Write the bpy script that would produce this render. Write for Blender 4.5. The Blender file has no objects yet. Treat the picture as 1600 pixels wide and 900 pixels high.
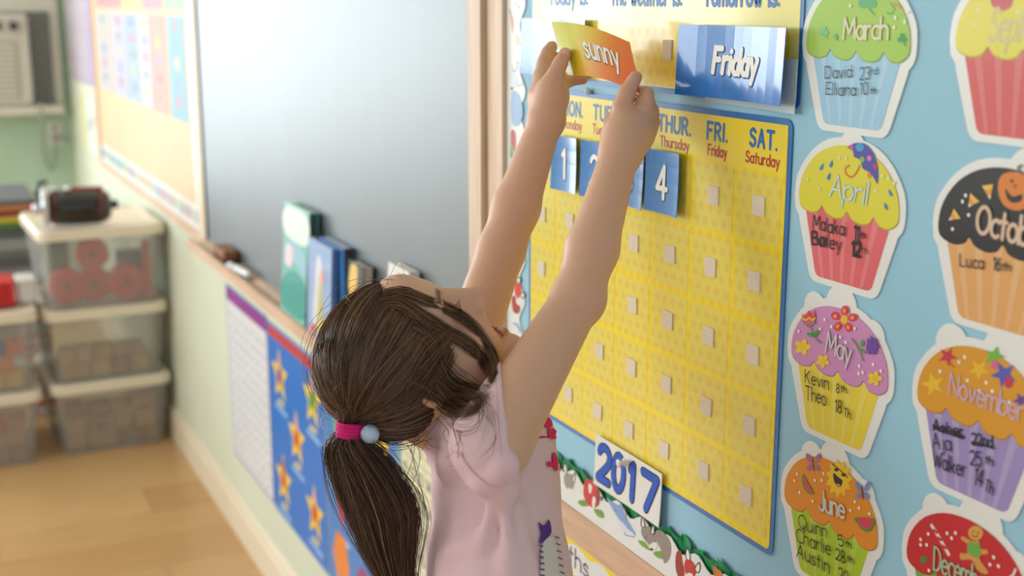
import bpy, math, random
import numpy as np
from mathutils import Matrix, Vector
from mathutils.bvhtree import BVHTree
random.seed(7)
SC = bpy.context.scene
COL = SC.collection
# ------------------------------------------------------------------ camera
D = 0.76                                   # camera to the board wall (wall plane is X = 0, room is X < 0)
CAM = np.array([-D, 0.0, 1.4493])
YAW, PITCH, FPX = 0.444404, 0.220560, 2011.5
FW = np.array([math.sin(YAW)*math.cos(PITCH), math.cos(YAW)*math.cos(PITCH), -math.sin(PITCH)])
RT = np.array([math.cos(YAW), -math.sin(YAW), 0.0])
UP = np.cross(RT, FW)
cd = bpy.data.cameras.new('camera'); cam = bpy.data.objects.new('camera', cd); COL.objects.link(cam)
cam.matrix_world = Matrix([[RT[i], UP[i], -FW[i], CAM[i]] for i in range(3)] + [[0, 0, 0, 1]])
cd.sensor_width = 36.0; cd.lens = FPX/1600*36; cd.clip_start = 0.02
cd.dof.use_dof = True; cd.dof.focus_distance = 1.29; cd.dof.aperture_fstop = 4.3
SC.camera = cam
# ------------------------------------------------------------------ view, world, window light
SC.view_settings.view_transform = 'Standard'; SC.view_settings.look = 'None'
SC.view_settings.exposure = 0.10; SC.view_settings.gamma = 1.0
SC.view_settings.use_curve_mapping = False
wd = bpy.data.worlds.new('overcast_sky'); SC.world = wd; wd.use_nodes = True
bgn = wd.node_tree.nodes['Background']
bgn.inputs[0].default_value = (0.88, 0.94, 1.0, 1); bgn.inputs[1].default_value = 0.72
YB = 6.5                                   # back wall
XL = -4.6                                  # far side wall
def window_light(name, loc, rot, sx, sy, power, col=(1.0, 0.98, 0.95)):
    l = bpy.data.lights.new(name, 'AREA'); l.shape = 'RECTANGLE'; l.size = sx; l.size_y = sy
    l.energy = power; l.color = col
    o = bpy.data.objects.new(name, l); COL.objects.link(o); o.location = loc; o.rotation_euler = rot
    return o
# daylight entering by the windows of the back wall and of the far side wall
window_light('window_daylight_back', (-3.22, YB+0.10, 1.68), (math.radians(-90), 0, 0), 1.45, 1.15, 52, (.88, .95, 1.0))
window_light('window_daylight_tall', (-1.65, YB+0.10, 1.35), (math.radians(-90), 0, 0), 1.40, 1.60, 68, (.88, .95, 1.0))
window_light('window_daylight_side', (XL-0.10, 3.9, 1.68), (0, math.radians(-90), 0), 1.15, 3.8, 112, (.90, .96, 1.0))

# ------------------------------------------------------------------ helpers
def ray(x, y): return FW + RT*(x-800)/FPX - UP*(y-450)/FPX
def PD(x, y, t): return CAM + t*ray(x, y)
def PX(x, y, X=0.0):
    d = ray(x, y); return CAM + d*(X-CAM[0])/d[0]
def lin(c):
    c = c/255.0
    return c/12.92 if c <= 0.04045 else ((c+0.055)/1.055)**2.4
def rgb(r, g, b): return (lin(r), lin(g), lin(b), 1.0)
MATS = {}
def M(name, col, rough=0.6, spec=0.4, metal=0.0, var=0.0, vscale=30, bump=0.0, bscale=200, coat=0.0, stretch=None, sss=0.0, alpha=None, crough=.08):
    """Principled procedural material; col is sRGB 0-255; var = noise variation of the value."""
    if name in MATS: return MATS[name]
    m = bpy.data.materials.new(name); m.use_nodes = True; nt = m.node_tree; b = nt.nodes['Principled BSDF']
    c = rgb(*col); b.inputs['Base Color'].default_value = c; b.inputs['Roughness'].default_value = rough
    b.inputs['Specular IOR Level'].default_value = spec; b.inputs['Metallic'].default_value = metal
    b.inputs['Coat Weight'].default_value = coat; b.inputs['Coat Roughness'].default_value = crough
    if sss:
        b.inputs['Subsurface Weight'].default_value = sss; b.inputs['Subsurface Radius'].default_value = (.008, .004, .002); b.inputs['Subsurface Scale'].default_value = 1.0
    tc = nt.nodes.new('ShaderNodeTexCoord'); mp = nt.nodes.new('ShaderNodeMapping')
    nt.links.new(tc.outputs['Object'], mp.inputs[0])
    if stretch: mp.inputs['Scale'].default_value = stretch
    if var:
        n = nt.nodes.new('ShaderNodeTexNoise'); n.inputs['Scale'].default_value = vscale; n.inputs['Detail'].default_value = 4
        nt.links.new(mp.outputs[0], n.inputs['Vector'])
        r = nt.nodes.new('ShaderNodeValToRGB'); r.color_ramp.elements[0].position = .3; r.color_ramp.elements[1].position = .7
        r.color_ramp.elements[0].color = tuple(c[i]*(1-var) for i in range(3))+(1,)
        r.color_ramp.elements[1].color = tuple(min(1, c[i]*(1+var)) for i in range(3))+(1,)
        nt.links.new(n.outputs['Fac'], r.inputs[0]); nt.links.new(r.outputs[0], b.inputs['Base Color'])
    if bump:
        n = nt.nodes.new('ShaderNodeTexNoise'); n.inputs['Scale'].default_value = bscale; n.inputs['Detail'].default_value = 3
        nt.links.new(mp.outputs[0], n.inputs['Vector'])
        bp = nt.nodes.new('ShaderNodeBump'); bp.inputs['Strength'].default_value = bump; bp.inputs['Distance'].default_value = .004
        nt.links.new(n.outputs['Fac'], bp.inputs['Height']); nt.links.new(bp.outputs[0], b.inputs['Normal'])
    if alpha is not None: b.inputs['Alpha'].default_value = alpha
    MATS[name] = m; return m
def frosted(name, col, see=0.5, rough=0.35):
    m = bpy.data.materials.new(name); m.use_nodes = True; nt = m.node_tree; b = nt.nodes['Principled BSDF']
    b.inputs['Base Color'].default_value = rgb(*col); b.inputs['Roughness'].default_value = rough
    t = nt.nodes.new('ShaderNodeBsdfTransparent'); t.inputs[0].default_value = (.93, .93, .92, 1); x = nt.nodes.new('ShaderNodeMixShader')
    nz = nt.nodes.new('ShaderNodeTexNoise'); nz.inputs['Scale'].default_value = 14
    mr = nt.nodes.new('ShaderNodeMapRange'); mr.inputs[3].default_value = see-.08; mr.inputs[4].default_value = see+.08
    nt.links.new(nz.outputs['Fac'], mr.inputs[0]); nt.links.new(mr.outputs[0], x.inputs[0])
    nt.links.new(b.outputs[0], x.inputs[1]); nt.links.new(t.outputs[0], x.inputs[2])
    nt.links.new(x.outputs[0], nt.nodes['Material Output'].inputs[0]); return m
def link(name, me, parent=None):
    o = bpy.data.objects.new(name, me); COL.objects.link(o)
    if parent is not None: o.parent = parent
    return o
def mesh(name, verts, faces, mat, parent=None, smooth=False, fmats=None):
    me = bpy.data.meshes.new(name); me.from_pydata([tuple(map(float, v)) for v in verts], [], [tuple(f) for f in faces])
    ml = mat if isinstance(mat, (list, tuple)) else [mat]
    for m in ml: me.materials.append(m)
    if fmats is not None: me.polygons.foreach_set('material_index', fmats)
    if smooth: me.polygons.foreach_set('use_smooth', [True]*len(me.polygons))
    me.update(); return link(name, me, parent)
def tag(o, label, cat, group=None, kind=None):
    o['label'] = label; o['category'] = cat
    if group: o['group'] = group
    if kind: o['kind'] = kind
    return o
def thing(name, label, cat, loc, group=None, mat3=None):
    o = bpy.data.objects.new(name, None); COL.objects.link(o); o.empty_display_size = .05
    mw = Matrix.Translation(Vector(loc))
    if mat3 is not None: mw = mw @ mat3.to_4x4()
    o.matrix_world = mw
    return tag(o, label, cat, group)
WROT = Matrix(((0, 0, -1), (-1, 0, 0), (0, 1, 0)))          # local x -> -Y (viewer's right), y -> up, z -> out of the wall
def wthing(name, label, cat, y, z, off=0.0, roll=0.0, group=None):
    return thing(name, label, cat, (-off, y, z), group, WROT @ Matrix.Rotation(roll, 3, 'Z'))
def boxvf(x0, x1, y0, y1, z0, z1):
    v = [(x, y, z) for x in (x0, x1) for y in (y0, y1) for z in (z0, z1)]
    return v, [(0, 1, 3, 2), (4, 6, 7, 5), (0, 4, 5, 1), (2, 3, 7, 6), (0, 2, 6, 4), (1, 5, 7, 3)]
class MB:
    def __init__(s): s.v = []; s.f = []; s.m = []; s.ns = 0
    def add(s, v, f, mi=0):
        k = len(s.v); s.v += [tuple(map(float, p)) for p in v]; s.f += [tuple(i+k for i in q) for q in f]; s.m += [mi]*len(f); return s
    def box(s, x0, x1, y0, y1, z0, z1, mi=0): return s.add(*boxvf(x0, x1, y0, y1, z0, z1), mi)
    def rbox(s, x0, x1, y0, y1, z0, z1, r, n=3, mi=0):
        """box with rounded vertical edges and chamfered top/bottom rims"""
        def ring(e, z):
            P = []
            for (cx, cy, a) in ((x1-r, y1-r, 0), (x0+r, y1-r, 90), (x0+r, y0+r, 180), (x1-r, y0+r, 270)):
                for i in range(n+1):
                    t = math.radians(a+90*i/n); P.append((cx+(r-e)*math.cos(t), cy+(r-e)*math.sin(t), z))
            return P
        b = min(r*.6, (z1-z0)*.45)
        R = [ring(b, z0), ring(0, z0+b), ring(0, z1-b), ring(b, z1)]
        return s.loft(R, True, True, mi)
    def loft(s, R, cap0=True, cap1=True, mi=0, closed=True):
        n = len(R[0]); v = [p for q in R for p in q]; f = []
        for i in range(len(R)-1):
            for j in range(n if closed else n-1):
                a = i*n+j; b = i*n+(j+1) % n; f.append((a, b, b+n, a+n))
        if cap0: f.append(tuple(range(n-1, -1, -1)))
        if cap1: f.append(tuple(range((len(R)-1)*n, len(R)*n)))
        return s.add(v, f, mi)
    def tube(s, pts, rad, n=8, mi=0, caps=True):
        pts = [Vector(p) for p in pts]; R = []; prev = None
        for i, p in enumerate(pts):
            t = (pts[min(i+1, len(pts)-1)]-pts[max(i-1, 0)]).normalized()
            if prev is None:
                a = t.orthogonal().normalized()
            else:
                a = (prev-t*prev.dot(t)).normalized()
            prev = a; b = t.cross(a); r = rad[i] if isinstance(rad, (list, tuple)) else rad
            R.append([p+(a*math.cos(2*math.pi*k/n)+b*math.sin(2*math.pi*k/n))*r for k in range(n)])
        return s.loft(R, caps, caps, mi)
    def lathe(s, prof, c, ax='z', n=24, mi=0):
        R = []
        for (r, h) in prof:
            q = []
            for k in range(n):
                a = 2*math.pi*k/n; u, w = r*math.cos(a), r*math.sin(a)
                q.append({'z': (c[0]+u, c[1]+w, c[2]+h), 'x': (c[0]+h, c[1]+u, c[2]+w), 'y': (c[0]+w, c[1]+h, c[2]+u)}[ax])
            R.append(q)
        return s.loft(R, True, True, mi)
    def poly(s, pts, z0, z1=None, mi=0):
        """flat polygon (local xy), extruded from z0 to z1"""
        n = len(pts)
        ar = sum(pts[i][0]*pts[(i+1) % n][1]-pts[(i+1) % n][0]*pts[i][1] for i in range(n))
        if ar < 0: pts = pts[::-1]
        if z1 is None: return s.add([(p[0], p[1], z0) for p in pts], [tuple(range(n))], mi)
        v = [(p[0], p[1], z0) for p in pts]+[(p[0], p[1], z1) for p in pts]
        f = [tuple(range(n-1, -1, -1)), tuple(range(n, 2*n))]+[(i, (i+1) % n, (i+1) % n+n, i+n) for i in range(n)]
        return s.add(v, f, mi)
    def stroke(s, pts, w, z, mi=0, cap=True):
        """flat ribbon of width w along pts (local xy) with round ends"""
        P = [np.array(p[:2], float) for p in pts]; Q = [P[0]]
        for p in P[1:]:
            if np.linalg.norm(p-Q[-1]) > 1e-7: Q.append(p)
        P = Q; n = len(P); h = w/2; s.ns += 1; z = z+6e-6*(s.ns % 12)
        if n == 1: return s.poly([(P[0][0]+h*math.cos(a*.785), P[0][1]+h*math.sin(a*.785)) for a in range(8)], z, None, mi)
        closed = np.linalg.norm(P[0]-P[-1]) < 1e-6 and n > 3
        T = [(P[i+1]-P[i])/np.linalg.norm(P[i+1]-P[i]) for i in range(n-1)]
        for i in range(n-1):
            nn = np.array([-T[i][1], T[i][0]])
            def off(k, ta, tb):
                na = np.array([-ta[1], ta[0]]); nb = np.array([-tb[1], tb[0]]); m = na+nb; l = np.linalg.norm(m)
                if l < 1.3: return None
                m /= l; return m*h/max(.5, float(m@nn))
            a = nn*h; b = nn*h
            if i > 0 or closed:
                o = off(i, T[i-1] if i > 0 else T[-1], T[i])
                if o is not None: a = o
            if i < n-2 or closed:
                o = off(i, T[i], T[i+1] if i < n-2 else T[0])
                if o is not None: b = o
            v = [P[i]-a, P[i+1]-b, P[i+1]+b, P[i]+a]
            s.add([(q[0], q[1], z) for q in v], [(0, 1, 2, 3)], mi)
        if cap:
            ends = [] if closed else [0, n-1]
            for i in range(1, n-1):
                if T[i-1]@T[i] < .8: ends.append(i)
            for i in ends:
                s.poly([(P[i][0]+h*math.cos(a*math.pi/5), P[i][1]+h*math.sin(a*math.pi/5)) for a in range(10)], z+3e-6, None, mi)
        return s
    def build(s, name, mat, parent=None, smooth=False):
        return mesh(name, s.v, s.f, mat, parent, smooth, s.m if isinstance(mat, (list, tuple)) else None)
def cat(pts, n=5, closed=False):
    """Catmull-Rom through pts"""
    P = [np.array(p, float) for p in pts]; m = len(P); out = []
    for i in range(m if closed else m-1):
        p0, p1, p2, p3 = (P[(i-1) % m], P[i], P[(i+1) % m], P[(i+2) % m]) if closed else (P[max(i-1, 0)], P[i], P[i+1], P[min(i+2, m-1)])
        for k in range(n):
            t = k/n; out.append(.5*((2*p1)+(-p0+p2)*t+(2*p0-5*p1+4*p2-p3)*t*t+(-p0+3*p1-3*p2+p3)*t**3))
    if not closed: out.append(P[-1])
    return [tuple(float(c) for c in q) for q in out]
def ell(cx, cy, rx, ry=None, rot=0, n=16, a0=0, a1=360):
    ry = rx if ry is None else ry; full = abs(a1-a0) >= 360; c, s = math.cos(math.radians(rot)), math.sin(math.radians(rot)); out = []
    for i in range(n if full else n+1):
        a = math.radians(a0+(a1-a0)*i/n); x, y = rx*math.cos(a), ry*math.sin(a); out.append((cx+x*c-y*s, cy+x*s+y*c))
    return out
def rrect(x0, x1, y0, y1, r, n=4):
    return ell(x1-r, y1-r, r, n=n, a0=0, a1=90)+ell(x0+r, y1-r, r, n=n, a0=90, a1=180)+ell(x0+r, y0+r, r, n=n, a0=180, a1=270)+ell(x1-r, y0+r, r, n=n, a0=270, a1=360)
def star(cx, cy, ro, ri, k, rot=90):
    return [(cx+(ro if i % 2 == 0 else ri)*math.cos(math.radians(rot+i*180/k)), cy+(ro if i % 2 == 0 else ri)*math.sin(math.radians(rot+i*180/k))) for i in range(2*k)]
# ------------------------------------------------------------------ single-stroke lettering (cap height 8, x-height 5)
def A_(cx, cy, rx, ry, a0, a1, n=9): return ell(cx, cy, rx, ry, 0, n, a0, a1-1e-9 if abs(a1-a0) >= 360 else a1)
def O_(cx, cy, rx, ry):
    e = ell(cx, cy, rx, ry, 0, 16); return e+[e[0]]
G = {
 'A': (5, [[(0, 0), (2.5, 8), (5, 0)], [(.9, 2.8), (4.1, 2.8)]]),
 'B': (4.5, [[(0, 0), (0, 8)], [(0, 8), (1.8, 8)]+A_(1.8, 6.1, 2, 1.9, 90, -90)+[(0, 4.2)], [(1.8, 4.2)]+A_(2.2, 2.1, 2.2, 2.1, 90, -90)+[(0, 0)]]),
 'C': (4.6, [A_(3, 4, 3, 4, 50, 310, 14)]),
 'D': (5, [[(0, 0), (0, 8), (1.5, 8)]+A_(1.5, 4, 3.4, 4, 90, -90, 12)+[(0, 0)]]),
 'E': (4, [[(4, 8), (0, 8), (0, 0), (4, 0)], [(0, 4.2), (3.3, 4.2)]]),
 'F': (4, [[(4, 8), (0, 8), (0, 0)], [(0, 4.3), (3.2, 4.3)]]),
 'H': (5, [[(0, 0), (0, 8)], [(5, 0), (5, 8)], [(0, 4.2), (5, 4.2)]]),
 'I': (0.4, [[(.2, 0), (.2, 8)]]),
 'J': (3.6, [[(3.4, 8), (3.4, 1.8)]+A_(1.7, 1.8, 1.7, 1.8, 0, -170)]),
 'K': (4.6, [[(0, 0), (0, 8)], [(4.4, 8), (0, 3.4)], [(1.4, 4.8), (4.6, 0)]]),
 'L': (4, [[(0, 8), (0, 0), (4, 0)]]),
 'M': (6.4, [[(0, 0), (.6, 8), (3.2, 2.2), (5.8, 8), (6.4, 0)]]),
 'N': (5.2, [[(0, 0), (0, 8), (5.2, 0), (5.2, 8)]]),
 'O': (6, [O_(3, 4, 3, 4)]),
 'Q': (6, [O_(3, 4, 3, 4), [(3.6, 2), (6, -.6)]]),
 'R': (4.6, [[(0, 0), (0, 8), (2, 8)]+A_(2, 6, 2.2, 2, 90, -90)+[(0, 4)], [(2, 4), (4.6, 0)]]),
 'S': (4.4, [cat([(4.2, 6.8), (2.4, 8), (.5, 6.8), (.8, 5), (2.4, 4.2), (4, 3.2), (4.2, 1.3), (2.3, 0), (.1, 1.2)])]),
 'T': (5, [[(0, 8), (5, 8)], [(2.5, 8), (2.5, 0)]]),
 'U': (5, [[(0, 8), (0, 2.5)]+A_(2.5, 2.5, 2.5, 2.5, 180, 360)+[(5, 8)]]),
 'W': (7, [[(0, 8), (1.7, 0), (3.5, 6), (5.3, 0), (7, 8)]]),
 'Y': (5, [[(0, 8), (2.5, 4), (5, 8)], [(2.5, 4), (2.5, 0)]]),
 'a': (4, [O_(2, 2.5, 2, 2.5), [(4, 5), (4, 0)]]),
 'b': (4, [[(0, 8), (0, 0)], O_(2, 2.5, 2, 2.5)]),
 'c': (3.4, [A_(2.2, 2.5, 2.2, 2.5, 50, 310, 12)]),
 'd': (4, [O_(2, 2.5, 2, 2.5), [(4, 8), (4, 0)]]),
 'e': (4, [[(.1, 2.7), (4, 2.7)]+A_(2.1, 2.5, 2, 2.5, 5, 315, 14)]),
 'f': (2.6, [A_(2.2, 6.6, 1.2, 1.4, 60, 180, 6)+[(1, 0)], [(0, 5), (2.6, 5)]]),
 'g': (4, [O_(2, 2.5, 2, 2.5), [(4, 5), (4, -1)]+A_(2.1, -1, 1.9, 1.7, 0, -150, 8)]),
 'h': (3.8, [[(0, 8), (0, 0)], [(0, 3)]+A_(1.9, 3.1, 1.9, 1.9, 170, 0, 8)+[(3.8, 0)]]),
 'i': (.4, [[(.2, 5), (.2, 0)], [(.2, 7.2)]]),
 'j': (1.6, [[(1.4, 5), (1.4, -1)]+A_(.4, -1, 1, 1.4, 0, -120, 5), [(1.4, 7.2)]]),
 'k': (3.6, [[(0, 8), (0, 0)], [(3.2, 5), (0, 2)], [(1, 3), (3.5, 0)]]),
 'l': (.4, [[(.2, 8), (.2, 0)]]),
 'm': (6.2, [[(0, 5), (0, 0)], [(0, 3)]+A_(1.55, 3.4, 1.55, 1.6, 170, 0, 8)+[(3.1, 0)], [(3.1, 3)]+A_(4.65, 3.4, 1.55, 1.6, 170, 0, 8)+[(6.2, 0)]]),
 'n': (3.7, [[(0, 5), (0, 0)], [(0, 3)]+A_(1.85, 3.1, 1.85, 1.9, 170, 0, 8)+[(3.7, 0)]]),
 'o': (4.2, [O_(2.1, 2.5, 2.1, 2.5)]),
 'p': (4, [[(0, 5), (0, -3)], O_(2, 2.5, 2, 2.5)]),
 'r': (2.5, [[(0, 5), (0, 0)], [(0, 2.8)]+A_(2, 3, 2, 2, 170, 75, 6)]),
 's': (3.2, [cat([(3, 4.2), (1.6, 5), (.3, 4.2), (.6, 3.1), (1.7, 2.6), (2.9, 1.9), (3, .8), (1.6, 0), (0, .7)])]),
 't': (2.6, [[(1.2, 7.4), (1.2, 0)], [(0, 5), (2.6, 5)]]),
 'u': (3.7, [[(0, 5), (0, 1.9)]+A_(1.85, 1.9, 1.85, 1.9, 180, 360, 8), [(3.7, 5), (3.7, 0)]]),
 'v': (3.6, [[(0, 5), (1.8, 0), (3.6, 5)]]),
 'w': (5.4, [[(0, 5), (1.4, 0), (2.7, 4), (4, 0), (5.4, 5)]]),
 'y': (3.8, [[(0, 5), (1.9, .4)], [(3.8, 5), (1.2, -2.6)]]),
 '0': (4.4, [O_(2.2, 4, 2.2, 4)]), '1': (1.6, [[(0, 6.6), (1.3, 8), (1.3, 0)]]),
 '2': (4.2, [A_(2.1, 6, 2, 2, 165, 0, 8)+cat([(4.1, 6), (3.4, 3.8), (0, 0)])[1:]+[(4.2, 0)]]),
 '3': (4, [A_(1.9, 6.1, 1.9, 1.9, 150, -80, 10), A_(1.9, 2.15, 2.1, 2.15, 80, -150, 10)]),
 '4': (4.6, [[(3.2, 0), (3.2, 8), (0, 2.4), (4.6, 2.4)]]),
 '5': (4, [[(3.7, 8), (.6, 8), (.3, 4.4)]+A_(1.9, 2.6, 2.1, 2.6, 120, -150, 10)]),
 '6': (4, [cat([(3.2, 8), (1, 5.4), (.1, 2.6)])+A_(2, 2.4, 1.9, 2.4, 180, 530, 14)]),
 '7': (4, [[(0, 8), (4, 8), (1.4, 0)]]), '8': (4, [O_(2, 6, 1.7, 2), O_(2, 2, 2, 2)]),
 '9': (4, [O_(2, 5.6, 1.9, 2.4), [(3.9, 5.6), (3.4, 0)]]),
 '.': (.4, [[(.2, .1)]]), ':': (.4, [[(.2, .4)], [(.2, 4.2)]]), ' ': (2.2, []),
}
def layout(s, gap=1.3):
    x = 0; out = []
    for ch in s:
        w, st = G[ch]
        for k in st: out.append([(x+px, py) for px, py in k])
        x += w+gap
    return out, x-gap
def put(mb, s, x, y, h, w, z, width=None, gap=1.3, shear=0.0, rot=0.0, jit=0.0, mi=0, dx=0, dy=0):
    """write s with its baseline starting at local (x, y), cap height h, stroke width w; width fixes the line's length"""
    st, tot = layout(s, gap); sy = h/8; sx = (width/tot) if width else sy; c, sn = math.cos(rot), math.sin(rot)
    rn = random.Random(hash(s) % 1000 if False else sum(map(ord, s)))
    for k in st:
        jx, jy = (rn.uniform(-jit, jit), rn.uniform(-jit, jit)) if jit else (0, 0)
        P = []
        for px, py in k:
            u = (px+jx)*sx+(py)*sy*shear; v = (py+jy)*sy; P.append((x+dx+u*c-v*sn, y+dy+u*sn+v*c))
        mb.stroke(P, w, z, mi)
    return mb
# ================================================================== the room
def struct(o): o['kind'] = 'structure'; return o
HC = 2.75; Y0 = -1.6
m_wall = M('wall_paint', (218, 224, 204), .55, .3, var=.02, vscale=3, bump=.05, bscale=300)
m_wall_shaded = M('wall_paint_shaded', (178, 204, 184), .6, .3, var=.03, vscale=2, bump=.05, bscale=300)  # same paint as the right wall, with the back wall's shade put into the colour
m_ceil = M('ceiling_white', (238, 236, 230), .8, .2, var=.02, vscale=5)
m_base = M('baseboard_cream', (236, 222, 198), .45, .4, var=.03, vscale=8)
struct(MB().box(0, .12, Y0, YB+.12, 0, HC).build('wall_right', m_wall))
def wall_openings(name, axis, pos, th, a0, a1, z0, z1, holes, mat):
    """wall slab (along x or y) with rectangular window openings"""
    mb = MB(); xs = sorted({a0, a1, *[h[0] for h in holes], *[h[1] for h in holes]})
    for i in range(len(xs)-1):
        A, B = xs[i], xs[i+1]; hs = [h for h in holes if h[0] <= A and h[1] >= B]
        segs = [(z0, z1)] if not hs else [(z0, hs[0][2]), (hs[0][3], z1)]
        for s0, s1 in segs:
            if axis == 'x': mb.box(A, B, pos, pos+th, s0, s1)
            else: mb.box(pos, pos+th, A, B, s0, s1)
    return struct(mb.build(name, mat))
BWIN = [(-3.95, -2.50, 1.1, 2.25), (-2.35, -0.95, .55, 2.15)]
SWIN = [(2.0, 3.2, 1.1, 2.25), (3.3, 4.5, 1.1, 2.25), (4.6, 5.8, 1.1, 2.25)]
wall_openings('wall_back', 'x', YB, .12, XL, 0, 0, HC, BWIN, m_wall_shaded)
wall_openings('wall_left', 'y', XL-.12, .12, Y0, YB, 0, HC, SWIN, m_wall)
struct(MB().box(XL, .12, Y0, YB, HC, HC+.1).build('ceiling', m_ceil))
m_wf = M('window_frame_white', (235, 232, 224), .4, .4)
wn = 0
for axis, W in (('x', BWIN), ('y', SWIN)):
    for a, b, z0, z1 in W:
        wn += 1; mb = MB(); t = .05
        for (p, q, r, s) in ((a, b, z0, z0+t), (a, b, z1-t, z1), (a, a+t, z0+t, z1-t), (b-t, b, z0+t, z1-t), ((a+b)/2-.02, (a+b)/2+.02, z0+t, z1-t)):
            if axis == 'x': mb.box(p, q, YB+.01, YB+.06, r, s)
            else: mb.box(XL-.06, XL-.01, p, q, r, s)
        struct(mb.build('window_%d' % wn, m_wf))
# floor: laminate planks, each a piece of its own
m_fbase = M('floor_joint', (150, 108, 66), .7, .2)
def plank_mat(i, c):
    m = M('laminate_%d' % i, c, .32, .5, var=.10, vscale=9, stretch=(7, .5, 1) if False else (.8, 9, 1), coat=.15)
    return m
m_pl = [plank_mat(i, c) for i, c in enumerate(((206, 164, 112), (200, 156, 104), (212, 172, 120)))]
fl = struct(MB().box(XL, .1, Y0, YB+.1, -.1, -.004).build('floor', m_fbase))
PW, PL = .19, 1.25
pv, pf = boxvf(0, PL-.0015, 0, PW-.0015, -.006, 0)
pmesh = []
for k in range(3):
    me = bpy.data.meshes.new('plank'); me.from_pydata(pv, [], pf); me.materials.append(m_pl[k]); pmesh.append(me)
r = 0; y = 2.28
while y < 4.9:
    x = -3.2+(r*.43 % PL)
    while x < -.02:
        if x+PL <= .0:
            o = link('plank', pmesh[random.randrange(3)], fl); o.location = (x, y, 0)
        else:
            v, f = boxvf(0, -.001-x, 0, PW-.0015, -.006, 0); o = mesh('plank', v, f, m_pl[random.randrange(3)], fl); o.location = (x, y, 0)
        x += PL
    y += PW; r += 1
rest = MB().box(XL, -.001, Y0, 2.279, -.006, 0).box(XL, -.001, y, YB, -.006, 0)
o = rest.build('plank_field', m_pl[0], fl); o['kind'] = 'stuff'
# baseboards with a stepped top
def baseb(name, prof, a, b, axis):
    R = []
    for t in (a, b): R.append([((-d, t, z) if axis == 'y' else (t, YB-d, z)) for d, z in prof])
    return struct(MB().loft(R).build(name, m_base))
bp = [(0, 0), (.016, 0), (.016, .085), (.011, .092), (.009, .104), (.003, .11), (0, .11)]
baseb('baseboard_right', bp, Y0, YB, 'y'); baseb('baseboard_back', bp, XL, -.02, 'x')
# ================================================================== boards on the right wall
m_oak = M('oak_frame', (232, 206, 182), .5, .35, var=.12, vscale=6, stretch=(14, 14, 1.2), bump=.15, bscale=60)
m_oakh = M('oak_rail', (216, 182, 154), .5, .35, var=.14, vscale=6, stretch=(14, 1.2, 14), bump=.15, bscale=60)
m_chalk = M('chalkboard_slate', (84, 98, 108), .50, 1.0, coat=.75, crough=.5, var=.09, vscale=2.5, stretch=(1, 2, .4), bump=.05, bscale=500)
def wbox(mb, y0, y1, z0, z1, x0, x1, mi=0): return mb.box(-x1, -x0, y0, y1, z0, z1, mi)
def wpart(name, y0, y1, z0, z1, x0, x1, mat, parent):
    p = parent.matrix_world.inverted()
    v, f = boxvf(-x1, -x0, y0, y1, z0, z1); return mesh(name, [p @ Vector(q) for q in v], f, mat, parent)
# ---- chalkboard with frame and tray
T = thing('chalkboard', 'dark grey chalkboard with pale oak frame and chalk tray', 'chalkboard', (0, 2.6, .77))
wpart('writing_surface', 1.70, 3.53, .79, 2.05, .001, .010, m_chalk, T)
wpart('frame_stile', 1.657, 1.70, .74, 2.10, .001, .020, m_oak, T)
wpart('frame_stile', 3.53, 3.545, .79, 2.10, .001, .014, M('dark_edge', (70, 58, 50), .5), T)
wpart('frame_rail', 1.70, 3.53, 2.05, 2.10, .001, .020, m_oak, T)
R = []
for yy in (1.70, 3.552):
    R.append([Vector((-d, yy, z))-Vector((0, 2.6, .77)) for d, z in ((.001, .775), (.060, .775), (.064, .778), (.064, .802), (.060, .804), (.050, .803), (.046, .794), (.030, .793), (.024, .799), (.010, .800), (.001, .800))])
MB().loft(R).build('chalk_tray', m_oakh, T)
# ---- blue bulletin board
m_blue = M('blue_backing_paper', (160, 210, 234), .6, .3, var=.015, vscale=6)
T = thing('bulletin_board', 'light blue bulletin board with oak frame beside the chalkboard', 'bulletin board', (0, 1.1, .76))
wpart('backing_paper', .25, 1.603, .80, 1.95, .001, .004, m_blue, T)
wpart('frame_stile', 1.603, 1.650, .76, 1.98, .001, .012, m_oak, T)
wpart('frame_rail', .25, 1.603, .758, .803, .001, .013, m_oakh, T)
wpart('frame_rail', .25, 1.603, 1.95, 1.98, .001, .012, m_oakh, T)
wpart('frame_stile', .20, .25, .758, 1.98, .001, .012, m_oak, T)
BF = .0045                                                   # front of the blue paper

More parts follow.
